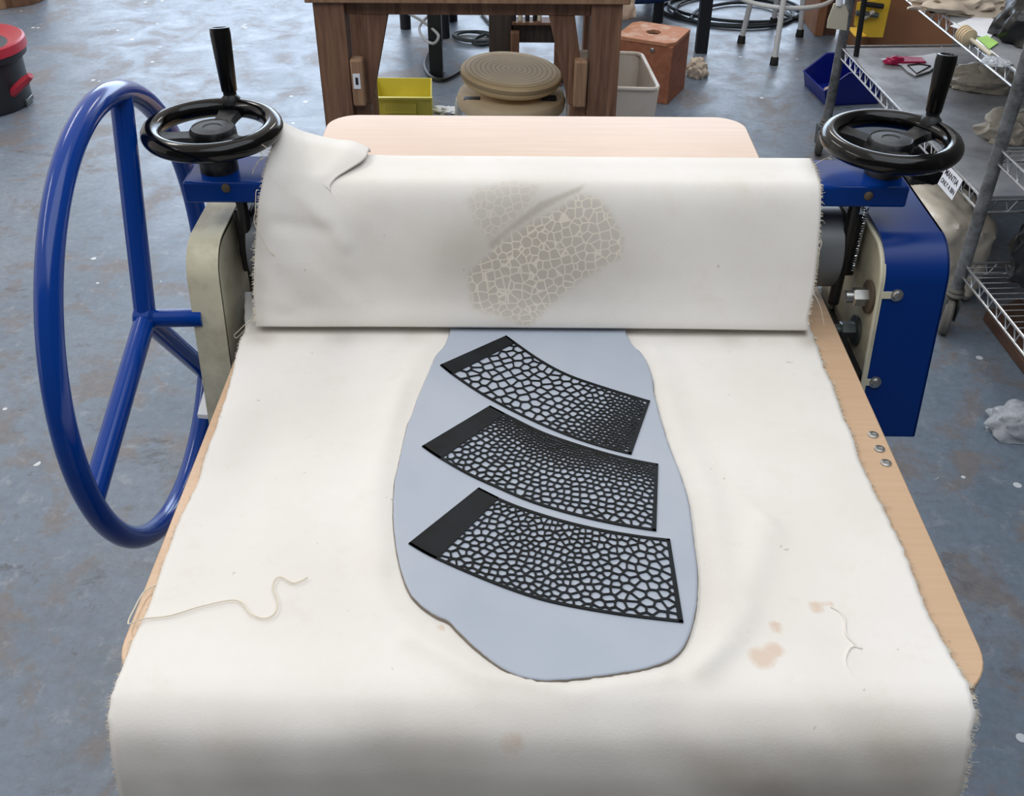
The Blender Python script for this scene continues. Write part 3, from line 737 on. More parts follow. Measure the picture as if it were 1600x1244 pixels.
for ri, q in enumerate(pm):
    Y0, z0 = q.x, q.y; row = []; L = lens[ri]
    w_ = ss(1.148, 1.240, Y0) if ri < 82 else 1.0
    if z0 < 0.13: w_ = 0
    # edges
    zw = foldz(0.3)*(1-ss(0, 0.05, z0))+BZ*ss(0, 0.05, z0)+z0
    xr = edge_x(Y0, zw, Rtr, 0.377) if Y0 < 1.268 else 0.36
    xl = edge_x(Y0, zw, Ltr, -0.335) if Y0 < 1.185 else xl
    for j in range(NCU+1):
        s_ = j/NCU
        if s_ <= 0.30:
            k = s_/0.30*8; i = min(7, int(k)); f_ = k-i
            def cm(T):
                g = lambda a: T[max(0, min(8, a))]
                p0, p1, p2, p3 = (V((*g(i+d), 0)) for d in (-1, 0, 1, 2))
                return 0.5*((2*p1)+(p2-p0)*f_+(2*p0-5*p1+4*p2-p3)*f_*f_+(3*p1-p0-3*p2+p3)*f_**3)
            a = cm(A_); b = cm(B_); b = V((-0.335+0.185*(s_/0.30), 0, 0)).lerp(b, min(1.0, w_*5))
            x = b.x+(a.x-b.x)*w_; zoff = w_*(a.y-0.9782)
            x += (xl-XL)*(1-s_/0.30)*(1-w_)
        else:
            x = -0.150+(xr+0.150)*(s_-0.30)/0.70; zoff = 0
        bz = foldz(x)*(1-ss(0, 0.05, z0))+BZ*ss(0, 0.05, z0)
        z = bz+z0+zoff; Y = Y0
        fr = ss(0.02, 0.05, z0)*ss(0.19, 0.15, z0)
        # bulges of the loose left part and soft dents elsewhere
        lf = ss(-0.14, -0.26, x)
        Y += -fr*0.006*lf*(0.6+noise.noise(V((x*16, z*14, 1))))-fr*0.0022*noise.noise(V((x*9, z*9, 6)))-0.0016*fr*noise.noise(V((x*30+z*20, z*26, 2)))*(0.3+lf)
        pp_ = (x, z)
        Y -= fr*0.0035*exp(-(seg_d(pp_, (-0.268, 0.968), (-0.215, 0.915))/0.010)**2)
        Y += fr*0.0030*exp(-(seg_d(pp_, (-0.30, 0.935), (-0.235, 0.930))/0.009)**2)
        
        if ri > 78 and s_ < 0.32:
            k3 = ss(0.315, 0.22, s_); Y = Y+(1.262+(ri-78)*0.0012-Y)*k3; z = z+(0.9782+zoff-(ri-78)*0.001-z)*k3
        p = V((x, Y, z)); row.append(p)
        ip = pr(p); vis = 1 if ri > 18 else 0
        net.append(vis*max(ss(-4, 10, inpoly(ip, poly_net_px)), 0.55*ss(-2, 12, inpoly(ip, poly_net2_px))) if 690 < ip[0] < 1000 else 0)
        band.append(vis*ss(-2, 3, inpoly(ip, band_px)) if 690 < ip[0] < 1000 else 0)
        cl = 0.50*exp(-(((ip[0]-830)/150)**2+((ip[1]-400)/95)**2))+0.22*exp(-((ip[0]-720)/40)**2-((ip[1]-395)/40)**2)
        cl += 0.28*exp(-((ip[0]-400)/16)**2)*vis+0.10*max(0, noise.noise(V((x*8, z*8, 5))))
        dirt_shade.append(min(1, cl)*vis); stn.append(0); uv.append((x, L))
    rows.append(row)
mb = MB().grid(rows); mb.att = {'stain': stn, 'dirt_shade': dirt_shade, 'net': net, 'band': band}; mb.uv = uv
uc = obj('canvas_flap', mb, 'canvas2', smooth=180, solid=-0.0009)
tag(uc, 'cream canvas flap folded over the roller beam, smudged with a pale net imprint', 'canvas')
fringe(uc, [r[-1] for r in rows[22:88]], lambda i: (1, 0, 0), 260, 0.001, 0.0034)
fringe(uc, [r[0] for r in rows[22:78]], lambda i: (-1, 0, 0), 260, 0.001, 0.0034)
# loose threads hanging from the flap edges
def hang_thread(pts_px, Y, par=uc, r=0.00045):
    m = MB().tube(catmull([py(a, b, Y) for a, b in pts_px], 6), r, 5); obj('loose_thread', m, 'thread', par)
hang_thread([(404, 297), (400, 300), (399, 330), (397, 340), (398, 350), (405, 365), (418, 388), (432, 402), (438, 418)], 1.128)
hang_thread([(398, 486), (392, 500), (388, 502), (374, 516), (366, 524), (370, 528), (380, 518), (390, 506), (398, 498)], 1.095)
hang_thread([(421, 208), (416, 222), (420, 228), (432, 238), (444, 239), (456, 236)], 1.255, r=0.0004)
hang_thread([(418, 232), (408, 226), (402, 232), (410, 242), (404, 252), (398, 262), (394, 272)], 1.17)
hang_thread([(414, 246), (406, 250), (400, 256)], 1.17)
hang_thread([(1272, 440), (1276, 430), (1280, 395), (1284, 380), (1280, 370), (1276, 366)], 1.128)
hang_thread([(1270, 457), (1277, 468), (1283, 484), (1288, 508)], 1.10)
hang_thread([(1268, 262), (1276, 255), (1285, 250), (1298, 244), (1300, 238)], 1.21)
# long loose string on the left of the lower canvas
sp_px = [(244, 914), (225, 925), (209, 953), (201, 970), (203, 975), (225, 967), (266, 962), (312, 948), (359, 938), (378, 942), (391, 958), (412, 966), (428, 959), (434, 941), (427, 919), (430, 905), (441, 902), (459, 911), (481, 902)]
m = MB().tube(catmull([pz(a, b, CZ+(0.0045 if i > 4 else 0.001+0.001*i)) for i, (a, b) in enumerate(sp_px)], 7), 0.0007, 6)
tag(obj('cotton_string', m, 'thread'), 'long wavy white string lying on the left of the canvas and past the board edge', 'string')
sp_px = [(1298, 948), (1312, 956), (1320, 968), (1322, 990), (1335, 1005), (1346, 1013), (1334, 1010), (1325, 1018), (1321, 1036), (1332, 1056), (1350, 1078)]
m = MB().tube(catmull([pz(a, b, CZ+0.0022) for a, b in sp_px], 7), 0.0010, 6)
tag(obj('cotton_string', m, 'canvas'), 'cream thread curling on the near right corner of the canvas beside brown stains', 'string')

# ---------------------------------------------------------------- workbench behind
bx0, bx1 = -0.585, 0.293; BYf = 2.98; ztop = 0.685
bench = thing('workbench', 'rough brown wooden workbench standing behind the slab roller', 'workbench', ((bx0+bx1)/2, 3.2, 0))
LW = 0.088
for x in (bx0, bx1-LW):
    obj('leg', MB().box((x, BYf, 0), (x+LW, BYf+0.085, ztop-0.0)), 'bench', bench, bevel=0.002)
    obj('leg', MB().box((x+(0.0 if x < 0 else 0.02), BYf+0.62, 0), (x+LW-(0.02 if x < 0 else 0), BYf+0.705, ztop)), 'bench', bench, bevel=0.002)
for y in (BYf+0.03, BYf+0.635): obj('apron', MB().box((bx0+LW, y, ztop-0.043), (bx1-LW, y+0.035, ztop)), 'bench', bench, bevel=0.002)
for x in (bx0+0.02, bx1-0.055): obj('side_apron', MB().box((x, BYf+0.085, ztop-0.043), (x+0.035, BYf+0.62, ztop)), 'bench', bench, bevel=0.002)
obj('tabletop', MB().box((bx0-0.02, BYf-0.012, ztop), (bx1+0.02, BYf+0.72, ztop+0.04)), 'bench2', bench, bevel=0.003)
for s_, x in ((1, bx0+LW), (-1, bx1-LW)):
    # inner doubling board and corner brace
    obj('leg_board', MB().box((min(x, x+s_*0.05), BYf+0.03, 0), (max(x, x+s_*0.05), BYf+0.075, 0.40)), 'bench', bench, bevel=0.002)
    a = [V((x+s_*0.0, BYf+0.028, 0.38)), V((x+s_*0.055, BYf+0.028, 0.38)), V((x+s_*0.12, BYf+0.028, ztop-0.043)), V((x+s_*0.045, BYf+0.028, ztop-0.043))]
    obj('corner_brace', MB().prism(a, (0, 0.045, 0)), 'bench', bench, bevel=0.002)
    blk = obj('brace_block', MB().box((min(x+s_*0.004, x+s_*0.042), BYf-0.012, 0.385), (max(x+s_*0.004, x+s_*0.042), BYf+0.029, 0.525)), 'bench2', bench, bevel=0.006)
    if s_ > 0:
        stk = obj('sticker', MB().box((x+0.010, BYf-0.0135, 0.44), (x+0.031, BYf-0.012, 0.485)), 'paper', blk)
        obj('sticker_mark', MB().box((x+0.017, BYf-0.0145, 0.453), (x+0.025, BYf-0.0135, 0.474)), 'ink', stk)

# bats under the bench
cb = V((-0.025, 3.36, 0))
drum = thing('banding_stand', 'round tan plaster bat on a low stand below the ringed bat', 'stand', cb)
obj('round_bat', MB().lathe(cb+V((0, -0.02, 0.245)), (0.03, 0, 1), [(0.165, 0), (0.178, 0.008), (0.182, 0.03), (0.176, 0.046), (0.168, 0.05)], 56), 'bat_plain', drum)
obj('column', MB().lathe(cb, (0, 0, 1), [(0.15, 0), (0.15, 0.015), (0.05, 0.03), (0.04, 0.22), (0.13, 0.245)], 32), 'dark', drum)
obj('clip', MB().box((cb.x+0.10, cb.y-0.09, 0.292), (cb.x+0.15, cb.y-0.06, 0.302)), 'dark', drum, bevel=0.003)
obj('clip', MB().box((cb.x-0.155, cb.y-0.10, 0.29), (cb.x-0.10, cb.y-0.07, 0.30)), 'dark', drum, bevel=0.003)
bo = obj('ringed_bat', MB().lathe((0, 0, 0), (0, 0, 1), [(0.150, 0), (0.160, 0.006), (0.168, 0.022), (0.168, 0.036), (0.162, 0.043), (0.13, 0.046), (0, 0.047)], 64), 'bat', smooth=45, origin=(0, 0, 0))
bo.location = V((cb.x-0.002, cb.y, 0.322)); bo.rotation_euler = (radians(2), radians(4), 0)
tag(bo, 'tan round bat with concentric rings on top of the stack under the workbench', 'bat')

# open bins
def open_bin(parent_name, label, cat, b, t, wall, mat, rimr=0.0, group=None, extra=None):
    # b, t: bottom and top quads (ccw from above)
    b = [V(p) for p in b]; t = [V(p) for p in t]; root = thing(parent_name, label, cat, sum(b, V((0, 0, 0)))/4, group)
    cB = sum(b, V((0, 0, 0)))/4; cT = sum(t, V((0, 0, 0)))/4
    ib = [p+(cB-p).normalized()*wall*1.4+V((0, 0, wall)) for p in b]; it = [p+(cT-p).normalized()*wall*1.4 for p in t]
    m = MB().add(b+t+ib+it, [(3, 2, 1, 0)]+[(i, (i+1) % 4, 4+(i+1) % 4, 4+i) for i in range(4)]+[(8+(i+1) % 4, 8+i, 12+i, 12+(i+1) % 4) for i in range(4)]+[(8, 9, 10, 11)]+[(4+i, 4+(i+1) % 4, 12+(i+1) % 4, 12+i) for i in range(4)])
    obj('bin_body', m, mat, root, bevel=min(0.02, wall*2) if rimr else 0.0015, seg=3)
    if rimr:
        pts = []
        for i in range(4):
            p = t[i]; a = t[i-1]; c = t[(i+1) % 4]; r = 0.03
            pa = p+(a-p).normalized()*r; pc_ = p+(c-p).normalized()*r
            for k in range(6): u_ = k/5; pts.append(pa*(1-u_)**2+p*2*u_*(1-u_)+pc_*u_*u_)
        obj('rim', MB().tube(pts, rimr, 8, closed=True), mat, root)
    return root
zt = 0.36
tq = [pz(886, 136, zt), pz(1030, 140, zt), pz(1002, 84, zt), pz(880, 80, zt)]
bq = [p.copy() for p in tq]; cc = sum(tq, V((0, 0, 0)))/4; bq = [V((cc.x+(p.x-cc.x)*0.84, cc.y+(p.y-cc.y)*0.84, 0)) for p in tq]
open_bin('waste_bin', 'stained off-white rectangular plastic bin beside the workbench leg', 'bin', bq, tq, 0.004, 'white_bin', 0.007)
# yellow stacking bin
a0 = pz(586, 194, 0); a1 = pz(676, 196, 0); yw0 = a0.x; yw1 = a1.x; yY = a0.y
tq = [V((yw0-0.01, yY+0.00, 0.105)), V((yw1+0.0, yY, 0.105)), V((yw1-0.012, yY+0.19, 0.115)), V((yw0-0.01, yY+0.19, 0.115))]
bq = [V((yw0, yY+0.01, 0)), V((yw1, yY+0.01, 0)), V((yw1-0.012, yY+0.18, 0)), V((yw0, yY+0.18, 0))]
yb = open_bin('yellow_bin', 'yellow plastic stacking bin on the floor under the workbench', 'bin', bq, tq, 0.004, 'yellow', 0)
obj('front_panel', MB().box((yw0+0.04, yY-0.004, 0.02), (yw1-0.06, yY+0.006, 0.085)).box((yw0+0.045, yY-0.006, 0.045), (yw1-0.065, yY+0.0, 0.05)), 'yellow', yb, bevel=0.001)
obj('bin_lip', MB().box((yw0-0.012, yY-0.008, 0.098), (yw1+0.003, yY+0.006, 0.108)), 'yellow', yb, bevel=0.002)
# crumpled objects helper
def crumple(name, label, cat, c, r, mat, seed, flat=0.0, amp=0.35, fr=3.0, group=None, kind=None, n_=4, parent=None):
    import bmesh
    bm = bmesh.new(); bmesh.ops.create_icosphere(bm, subdivisions=n_, radius=1.0)
    c = V(c); m = MB(); vs = []
    for v in bm.verts:
        p = v.co.copy(); q = V((p.x*r[0], p.y*r[1], p.z*r[2]))
        rd = abs(noise.noise(p*fr*0.7+V((seed, seed*2.1, 0))))+0.35*abs(noise.noise(p*fr*1.6+V((seed, 0, seed))))
        q = q*(1.0+amp*(rd*1.6-0.5)); z = q.z
        if flat: z = max(z, -r[2]*flat)
        vs.append(V((q.x, q.y, z)))
    zmin = min(v.z for v in vs)
    m.add([c+V((v.x, v.y, v.z-zmin)) for v in vs], [tuple(v.index for v in f_.verts) for f_ in bm.faces]); bm.free()
    o = obj(name, m, mat, parent, smooth=50)
    if parent is None: tag(o, label, cat, group, kind)
    return o
c_ = pz(700, 174, 0); crumple('paper_scrap', 'crumpled white paper scrap on the floor right of the yellow bin', 'paper', c_, (0.055, 0.035, 0.012), 'paper', 3, 0.3, 0.5)
c_ = pz(718, 186, 0); crumple('paper_scrap', 'small white scrap on the floor against the tan bats', 'paper', c_+V((-0.005, 0.03, 0)), (0.014, 0.014, 0.06), 'paper', 6, 0.3, 0.25)
c_ = pz(578, 182, 0); o = obj('plastic_cup', MB().lathe(c_+V((-0.012, -0.02, 0)), (0, 0, 1), [(0.022, 0), (0.03, 0.09), (0.027, 0.09), (0.02, 0.004), (0, 0.004)], 28), 'milky')
tag(o, 'small translucent cup on the floor between the bench leg and the yellow bin', 'cup')

# wooden box with a hole in its top
b0 = pz(1042.5, 164, 0); b1 = pz(1069, 137, 0); ht = 0.243
t0, t1, t2, t3 = pz(1051, 69, ht), pz(1078, 43, ht), pz(996, 29, ht), pz(968, 51, ht)
e1 = (b1-b0); e1.z = 0; e2 = V((-e1.y, e1.x, 0)).normalized()*0.235
base = [b0, b0+e1, b0+e1+e2, b0+e2]; base = [V((p.x, p.y, 0)) for p in base]
root = thing('wooden_box', 'reddish-brown wooden box with a hole in its top behind the white bin', 'box', (base[0]+base[2])/2)
topz = V((0, 0, ht)); obj('box_body', MB().hexa(base, [p+topz-V((0, 0, 0.014)) for p in base]), 'boxwood', root, bevel=0.002)
cT = (base[0]+base[2])/2+topz; m = MB(); hole = [cT+V((0.030*cos(a*pi/12)*(1+0.12*sin(3*a)), 0.030*sin(a*pi/12)*(1+0.1*cos(5*a)), 0)) for a in range(24)]
out = []
for k in range(24):
    d = V((cos(k*pi/12), sin(k*pi/12), 0)); tt = 9
    for i in range(4):
        a, b = base[i], base[(i+1) % 4]; ed = b-a; nn = V((ed.y, -ed.x, 0)).normalized(); dn = d.dot(nn)
        if dn > 1e-6: tt = min(tt, (V((a.x, a.y, 0))-V((cT.x, cT.y, 0))).dot(nn)/dn)
    out.append(cT+d*(tt+0.003))
dn = V((0, 0, -0.013))
vs = hole+out+[p+dn for p in hole]+[p+dn for p in out]
fs = []
for i in range(24):
    j = (i+1) % 24; fs += [(24+i, 24+j, j, i), (i, j, 48+j, 48+i), (24+j, 24+i, 72+i, 72+j)]
obj('box_top', m.add(vs, fs), 'boxtop', root, smooth=0)
obj('hole_dark_disc', MB().lathe(cT+V((0, 0, -0.0132)), (0, 0, 1), [(0.033, 0), (0.033, 0.0006)], 24), 'dark', root)  # dark disc standing in for the shade inside the hole
pk = base[0].lerp(base[3], 0.35)+V((0, 0, ht-0.035)); n3 = V((-e1.x, -e1.y, 0)).normalized()
obj('box_latch', MB().lathe(pk+n3*0.0, n3, [(0.009, 0), (0.009, 0.003), (0.006, 0.006)], 14), 'steel', root)
c_ = pz(1088, 118, 0); crumple('paper_bag', 'small crumpled brown paper bundle on the floor behind the wooden box', 'paper bag', c_+V((0.0, 0.0, 0)), (0.045, 0.05, 0.055), 'bagpaper', 12, 0.4, 0.3)
c_ = pz(968, 30, 0.243); crumple('paper_bag', 'pale crumpled paper bag resting on the wooden box next to the bench', 'paper bag', V((c_.x-0.02, c_.y+0.03, 0.245)), (0.085, 0.07, 0.12), 'bagpaper', 21, 0.2, 0.25)

# dark wooden stand behind bench
Yd = 4.25; zb = lambda y: py(800, y, Yd).z
xs = [py(x, 60, Yd).x for x in (764, 800, 868, 889)]
root = thing('wooden_trestle', 'dark wooden trestle stand in shade behind the workbench', 'stand', ((xs[0]+xs[3])/2, Yd, 0))
obj('leg', MB().box((xs[0], Yd, 0), (xs[1], Yd+0.08, 0.62)), 'darkwood', root, bevel=0.003)
obj('leg', MB().box((xs[2], Yd, 0), (xs[3]+0.02, Yd+0.08, 0.62)), 'darkwood', root, bevel=0.003)
obj('crossbar', MB().box((xs[1], Yd+0.01, zb(68)), (xs[2], Yd+0.06, zb(37))), 'darkwood', root, bevel=0.003)
obj('top_board', MB().box((xs[0]-0.05, Yd-0.05, 0.62), (xs[3]+0.06, Yd+0.4, 0.65)), 'darkwood', root, bevel=0.003)
obj('ledge', MB().box((xs[1], Yd-0.02, zb(37)), (xs[2], Yd+0.06, zb(33))), 'bench', root, bevel=0.001)
for x in (798, 866): 
    p = py(x, 70, Yd); obj('foot_block', MB().box((p.x, Yd-0.04, 0), (p.x+0.035, Yd, 0.22)), 'bench', root, bevel=0.002)
zl = zb(33)+0.0005
for i, x in enumerate((803, 813, 824, 836, 843)):
    p = py(x, 30, Yd-0.005); h_ = (0.045, 0.05, 0.04, 0.048, 0.042)[i]
    o = obj('tool_jar', MB().lathe((p.x, Yd+0.008, zl), (0, 0, 1), [(0.009, 0), (0.010, h_*0.8), (0.006, h_)], 12), ('ink', 'scraper', 'ink', 'dark', 'scraper')[i])
    tag(o, ('dark', 'cream', 'dark', 'dark', 'cream')[i]+' small jar in the row on the ledge of the dark trestle, '+('leftmost', 'second from left', 'middle', 'fourth from left', 'rightmost')[i], 'jar', 'small jars on the trestle ledge')

# blue drums behind
def drum(name, label, c, R, z0, z1, legs):
    root = thing(name, label, 'tub', (c.x, c.y, 0))
    obj('tub_body', MB().lathe((c.x, c.y, z0), (0, 0, 1), [(R*0.80, 0), (R*0.93, 0.03), (R, 0.10), (R*1.02, z1-z0), (R*0.97, z1-z0), (R*0.9, 0.1), (0, 0.06)], 56), 'tub_blue', root)
    for a in legs: obj('leg', MB().lathe((c.x+R*0.72*cos(a), c.y+R*0.72*sin(a), 0), (0, 0, 1), [(0.026, 0), (0.026, z0+0.03)], 16), 'black_leg', root)
c_ = py(680, 40, 4.95); drum('blue_tub', 'round blue tub on short black legs behind the workbench', V((c_.x, 4.98, 0)), 0.20, 0.13, 0.60, (radians(290), radians(60), radians(180)))
c_ = py(985, 15, 5.3); drum('blue_tub', 'blue tub partly hidden behind the bench top and wooden box', V((c_.x, 5.30, 0)), 0.32, 0.10, 0.62, (radians(300), radians(60), radians(180)))
p = py(682, 120, 4.2); p = pz(682, 122, 0)
root = thing('steel_stand', 'dark blue steel post stand behind the workbench beside the blue tub', 'stand', (p.x, p.y, 0))
obj('post', MB().box((p.x-0.028, p.y, 0.006), (p.x+0.028, p.y+0.05, 0.75)), 'black_leg', root, bevel=0.002)
obj('base_plate', MB().box((p.x-0.032, p.y-0.004, 0), (p.x+0.032, p.y+0.06, 0.006)), 'black_leg', root)
p = pz(1096, 84, 0); root = thing('steel_table', 'black steel table leg standing between the wooden box and the white stool', 'table', (p.x, p.y, 0))
obj('leg', MB().box((p.x-0.026, p.y, 0), (p.x+0.026, p.y+0.05, 0.78)), 'black_leg', root, bevel=0.002)
obj('table_top', MB().box((p.x-0.05, p.y-0.02, 0.78), (p.x+0.4, p.y+1.35, 0.80)), 'black_leg', root)
obj('leg', MB().box((p.x-0.026, p.y+1.28, 0), (p.x+0.026, p.y+1.33, 0.78)), 'black_leg', root, bevel=0.002)

# white stool
f1, f2, f3 = pz(1209, 101, 0), pz(1158, 67, 0), pz(1249, 57, 0)
sc = V(((f1.x+f2.x+f3.x)/3+0.03, (f1.y+f2.y+f3.y)/3+0.06, 0)); root = thing('metal_stool', 'white tubular metal stool with ring footrest and black rubber feet', 'stool', sc)
f4 = V((2*sc.x-f1.x-0.02, 2*sc.y-f1.y, 0))
for f_ in (f1, f2, f3, f4):
    top = V((sc.x+(f_.x-sc.x)*0.55, sc.y+(f_.y-sc.y)*0.55, 0.66)); lg = obj('leg', MB().tube([f_+V((0, 0, 0.02)), top], 0.0125, 14), 'stool', root)
    obj('rubber_foot', MB().lathe(f_, (0, 0, 1), [(0.019, 0), (0.017, 0.03), (0.0135, 0.035)], 16), 'rubber', lg)
rc = V((sc.x, sc.y, 0.22)); obj('footrest_ring', MB().ring(rc, (0, 0, 1), 0.215, 0.010, 56, 10), 'stool', root)
obj('seat', MB().lathe((sc.x, sc.y, 0.66), (0, 0, 1), [(0.16, 0), (0.17, 0.01), (0.165, 0.03), (0, 0.035)], 40), 'stool', root)

# cables on the floor
def cable(label, pts, r, mat): return tag(obj('cable', MB().tube(pts, r, 7), mat), label, 'cable')
def coil(c, R, turns, seed, r):
    rd = random.Random(seed); pts = []; cx, cy = c.x, c.y
    for i in range(int(turns*30)):
        a = i/30*2*pi; t_ = int(i/30); k = i/30-t_
        Rr = R*(0.8+0.25*noise.noise(V((i/30*0.9, seed, 0)))+0.2)
        pts.append(V((cx+0.10*noise.noise(V((i/26, seed, 4)))*2+Rr*1.25*cos(a), cy+0.08*noise.noise(V((i/33, seed, 9)))+Rr*sin(a), r+0.0035*t_+0.002)))
    return pts
cable('dark cable coiled on the floor left of the white stool, beyond the black table leg', coil(pz(1150, 18, 0), 0.25, 3, 2, 0.005)+[pz(1285, 14, 0)+V((0, 0, .01)), pz(1262, 3, 0)+V((0, 0, 0.01))], 0.008, 'cable')
cable('black cable looping across the floor behind the white stool', catmull([pz(a, b, 0.012) for a, b in ((1078, 30), (1095, 14), (1150, 4), (1200, 10), (1240, 28), (1262, 18), (1272, 0), (1280, -14))], 8), 0.008, 'cable')
cable('thin black cable hanging in a loop below the steel stand behind the workbench', catmull([V((*pz(x, y, 0.02).xy, 0.012)) for x, y in ((735, 95), (712, 112), (690, 122), (672, 116), (664, 100), (670, 82), (684, 68), (690, 60))], 8), 0.009, 'dark')
cable('pale grey cable curling over the floor in front of the blue tub', catmull([pz(x, y, 0.25-0.02*i) for i, (x, y) in enumerate(((636, 20), (655, 30), (672, 42), (685, 56), (678, 68), (664, 62), (655, 46), (662, 32), (678, 20)))], 8), 0.006, 'cable2')
cable('dark cable in small loops on the floor between blue tub and dark trestle', coil(pz(745, 62, 0), 0.075, 3, 5, 0.006)+[pz(760, 30, 0.01), pz(752, 20, 0.01)], 0.007, 'cable')

# trash can left
tc = V((-2.13, 3.97, 0)); root = thing('trash_can', 'black round pedal bin with a red lid at the left edge', 'bin', tc)
zl = 0.36; rc_ = py(33, 66, 3.97)
Rl = rc_.x-tc.x
obj('can_body', MB().lathe(tc, (0, 0, 1), [(Rl*0.80, 0), (Rl*0.84, 0.02), (Rl*0.86, rc_.z-0.07), (Rl*0.97, rc_.z-0.05), (Rl*0.98, rc_.z-0.012), (Rl*0.9, rc_.z-0.012)], 56), 'charcoal', root)
obj('lid_ring', MB().lathe(tc+V((0, 0, rc_.z-0.03)), (0, 0, 1), [(Rl*0.98, 0), (Rl*1.01, 0.004), (Rl, 0.036), (Rl*0.96, 0.042), (Rl*0.88, 0.036), (Rl*0.78, 0.024), (Rl*0.72, 0.022), (Rl*0.60, 0.010), (Rl*0.58, 0.0), (Rl*0.58, -0.02)], 56), 'red', root)
p0 = py(18, 146, 3.9); p1 = py(48, 118, 3.88)
obj('pedal_lever', MB().tube([p0, p0.lerp(p1, 0.7), p1], [0.018, 0.017, 0.012], 8), 'red', root)
pf_ = pz(40, 163, 0); obj('pedal', MB().box((pf_.x-0.10, pf_.y-0.03, 0.0), (pf_.x+0.02, pf_.y+0.03, 0.012)).box((pf_.x-0.02, pf_.y-0.035, 0.012), (pf_.x+0.025, pf_.y+0.035, 0.03)), 'dullsteel', root, bevel=0.003)
c_ = pz(22, 10, 0); root = thing('wooden_tub', 'brown wooden round-footed stand at the top left corner', 'stand', V((c_.x-0.04, c_.y+0.12, 0)))
cw = V((c_.x-0.04, c_.y+0.12, 0))
obj('tub_side', MB().lathe(cw, (0, 0, 1), [(0.15, 0), (0.155, 0.01), (0.15, 0.3)], 40), 'bench', root)
obj('stave', MB().box((cw.x-0.02, cw.y-0.175, 0), (cw.x+0.02, cw.y-0.15, 0.30)), 'bench2', root, bevel=0.003)

# ---------------------------------------------------------------- wire shelving
near = V((1.172, 2.367, 0)); far = V((1.108, 3.551, 0)); D = (far-near).normalized(); Q = V((D.y, -D.x, 0)); Lsh = (far-near).length; DEP = 0.46
nearer = near-D*1.2
shelf = thing('wire_shelving', 'chrome wire shelving rack on casters at the right', 'shelving', near+Q*DEP/2)
def post(p, top=1.25):
    o = obj('post', MB().lathe(p+V((0, 0, 0.125)), (0, 0, 1), sum([[(0.0165, h), (0.0165, h+0.0235), (0.0157, h+0.024), (0.0157, h+0.025)] for h in [0.0254*k for k in range(int((top-0.125)/0.0254))]], []), 18), 'post', shelf)
    m = MB().lathe(p+V((0, 0, 0.105)), (0, 0, 1), [(0.022, 0), (0.024, 0.006), (0.018, 0.014), (0.022, 0.018), (0.018, 0.026)], 20)
    cs = obj('caster', m, 'caster', shelf)
    wcx = p+V((-0.012, -0.014, 0.05)); ax = V((0.93, -0.36, 0)).normalized()
    obj('caster_wheel', MB().lathe(wcx-ax*0.013, ax, [(0.020, 0), (0.046, 0.001), (0.050, 0.006), (0.050, 0.020), (0.046, 0.025), (0.020, 0.026)], 32), 'caster', cs)
    m = MB()
    for s_ in (-1, 1): m.hexa([wcx+ax*s_*0.018+V((0, 0, -0.01))-ax*0.0015+D*-0.008, wcx+ax*s_*0.018+V((0, 0, -0.01))+ax*0.0015+D*-0.008, wcx+ax*s_*0.018+V((0, 0, -0.01))+ax*0.0015+D*0.008, wcx+ax*s_*0.018+V((0, 0, -0.01))-ax*0.0015+D*0.008],
        [wcx+ax*s_*0.018+V((0, 0, 0.058))-ax*0.0015-D*0.018, wcx+ax*s_*0.018+V((0, 0, 0.058))+ax*0.0015-D*0.018, wcx+ax*s_*0.018+V((0, 0, 0.058))+ax*0.0015+D*0.018, wcx+ax*s_*0.018+V((0, 0, 0.058))-ax*0.0015+D*0.018])
    obj('caster_fork', m, 'dullsteel', cs)
for b in (near, far, nearer):
    post(b); post(b+Q*DEP)
def truss(m, a, b, z, h=0.034, r=0.0036, step=0.052):
    A = a+V((0, 0, z)); B = b+V((0, 0, z)); d = (B-A); L = d.length; d.normalize()
    m.tube([A+d*0.012, B-d*0.012], r, 8); m.tube([A+d*0.012-V((0, 0, h)), B-d*0.012-V((0, 0, h))], r, 8)
    k = int(L/step); pts = []
    for i in range(k):
        s_ = 0.016+(L-0.032)*i/k; e_ = (L-0.032)/k
        pts += [A+d*s_-V((0, 0, h)), A+d*(s_+e_*0.35)-V((0, 0, 0.003)), A+d*(s_+e_*0.80)-V((0, 0, 0.003))]
    m.tube(pts, 0.0021, 5)
def shelfdeck(a, b, z, plate):
    fr = MB()
    truss(fr, a, b, z); truss(fr, a+Q*DEP, b+Q*DEP, z); truss(fr, a, a+Q*DEP, z); truss(fr, b, b+Q*DEP, z)
    s_ = obj('shelf', fr, 'chrome', shelf)
    L = (b-a).length; d = (b-a).normalized()
    if plate:
        bb = [a+d*0.02+Q*0.004, a+d*0.02+Q*(DEP-0.006), b-d*0.02+Q*(DEP-0.006), b-d*0.02+Q*0.004]
        bb = [V((p.x, p.y, z-0.004)) for p in bb]; obj('shelf_plate', MB().hexa(bb, [p+V((0, 0, 0.0045)) for p in bb]), 'galv', s_)
    else:
        m = MB(); k = int(L/0.026)
        for i in range(1, k): p = a+d*(L*i/k)+V((0, 0, z+0.002)); m.tube([p, p+Q*DEP], 0.0016, 5)
        for i in (1, 2, 3): m.tube([a+Q*DEP*i/4+d*0.01+V((0, 0, z-0.002)), b+Q*DEP*i/4-d*0.01+V((0, 0, z-0.002))], 0.0022, 6)
        obj('wire_deck', m, 'chrome', s_)
Z2, Z1 = 0.385, 0.700
shelfdeck(near, far, Z2, True); shelfdeck(near, far, Z1, True)
shelfdeck(nearer, near, 0.522, False); shelfdeck(nearer, near, 0.203, False)

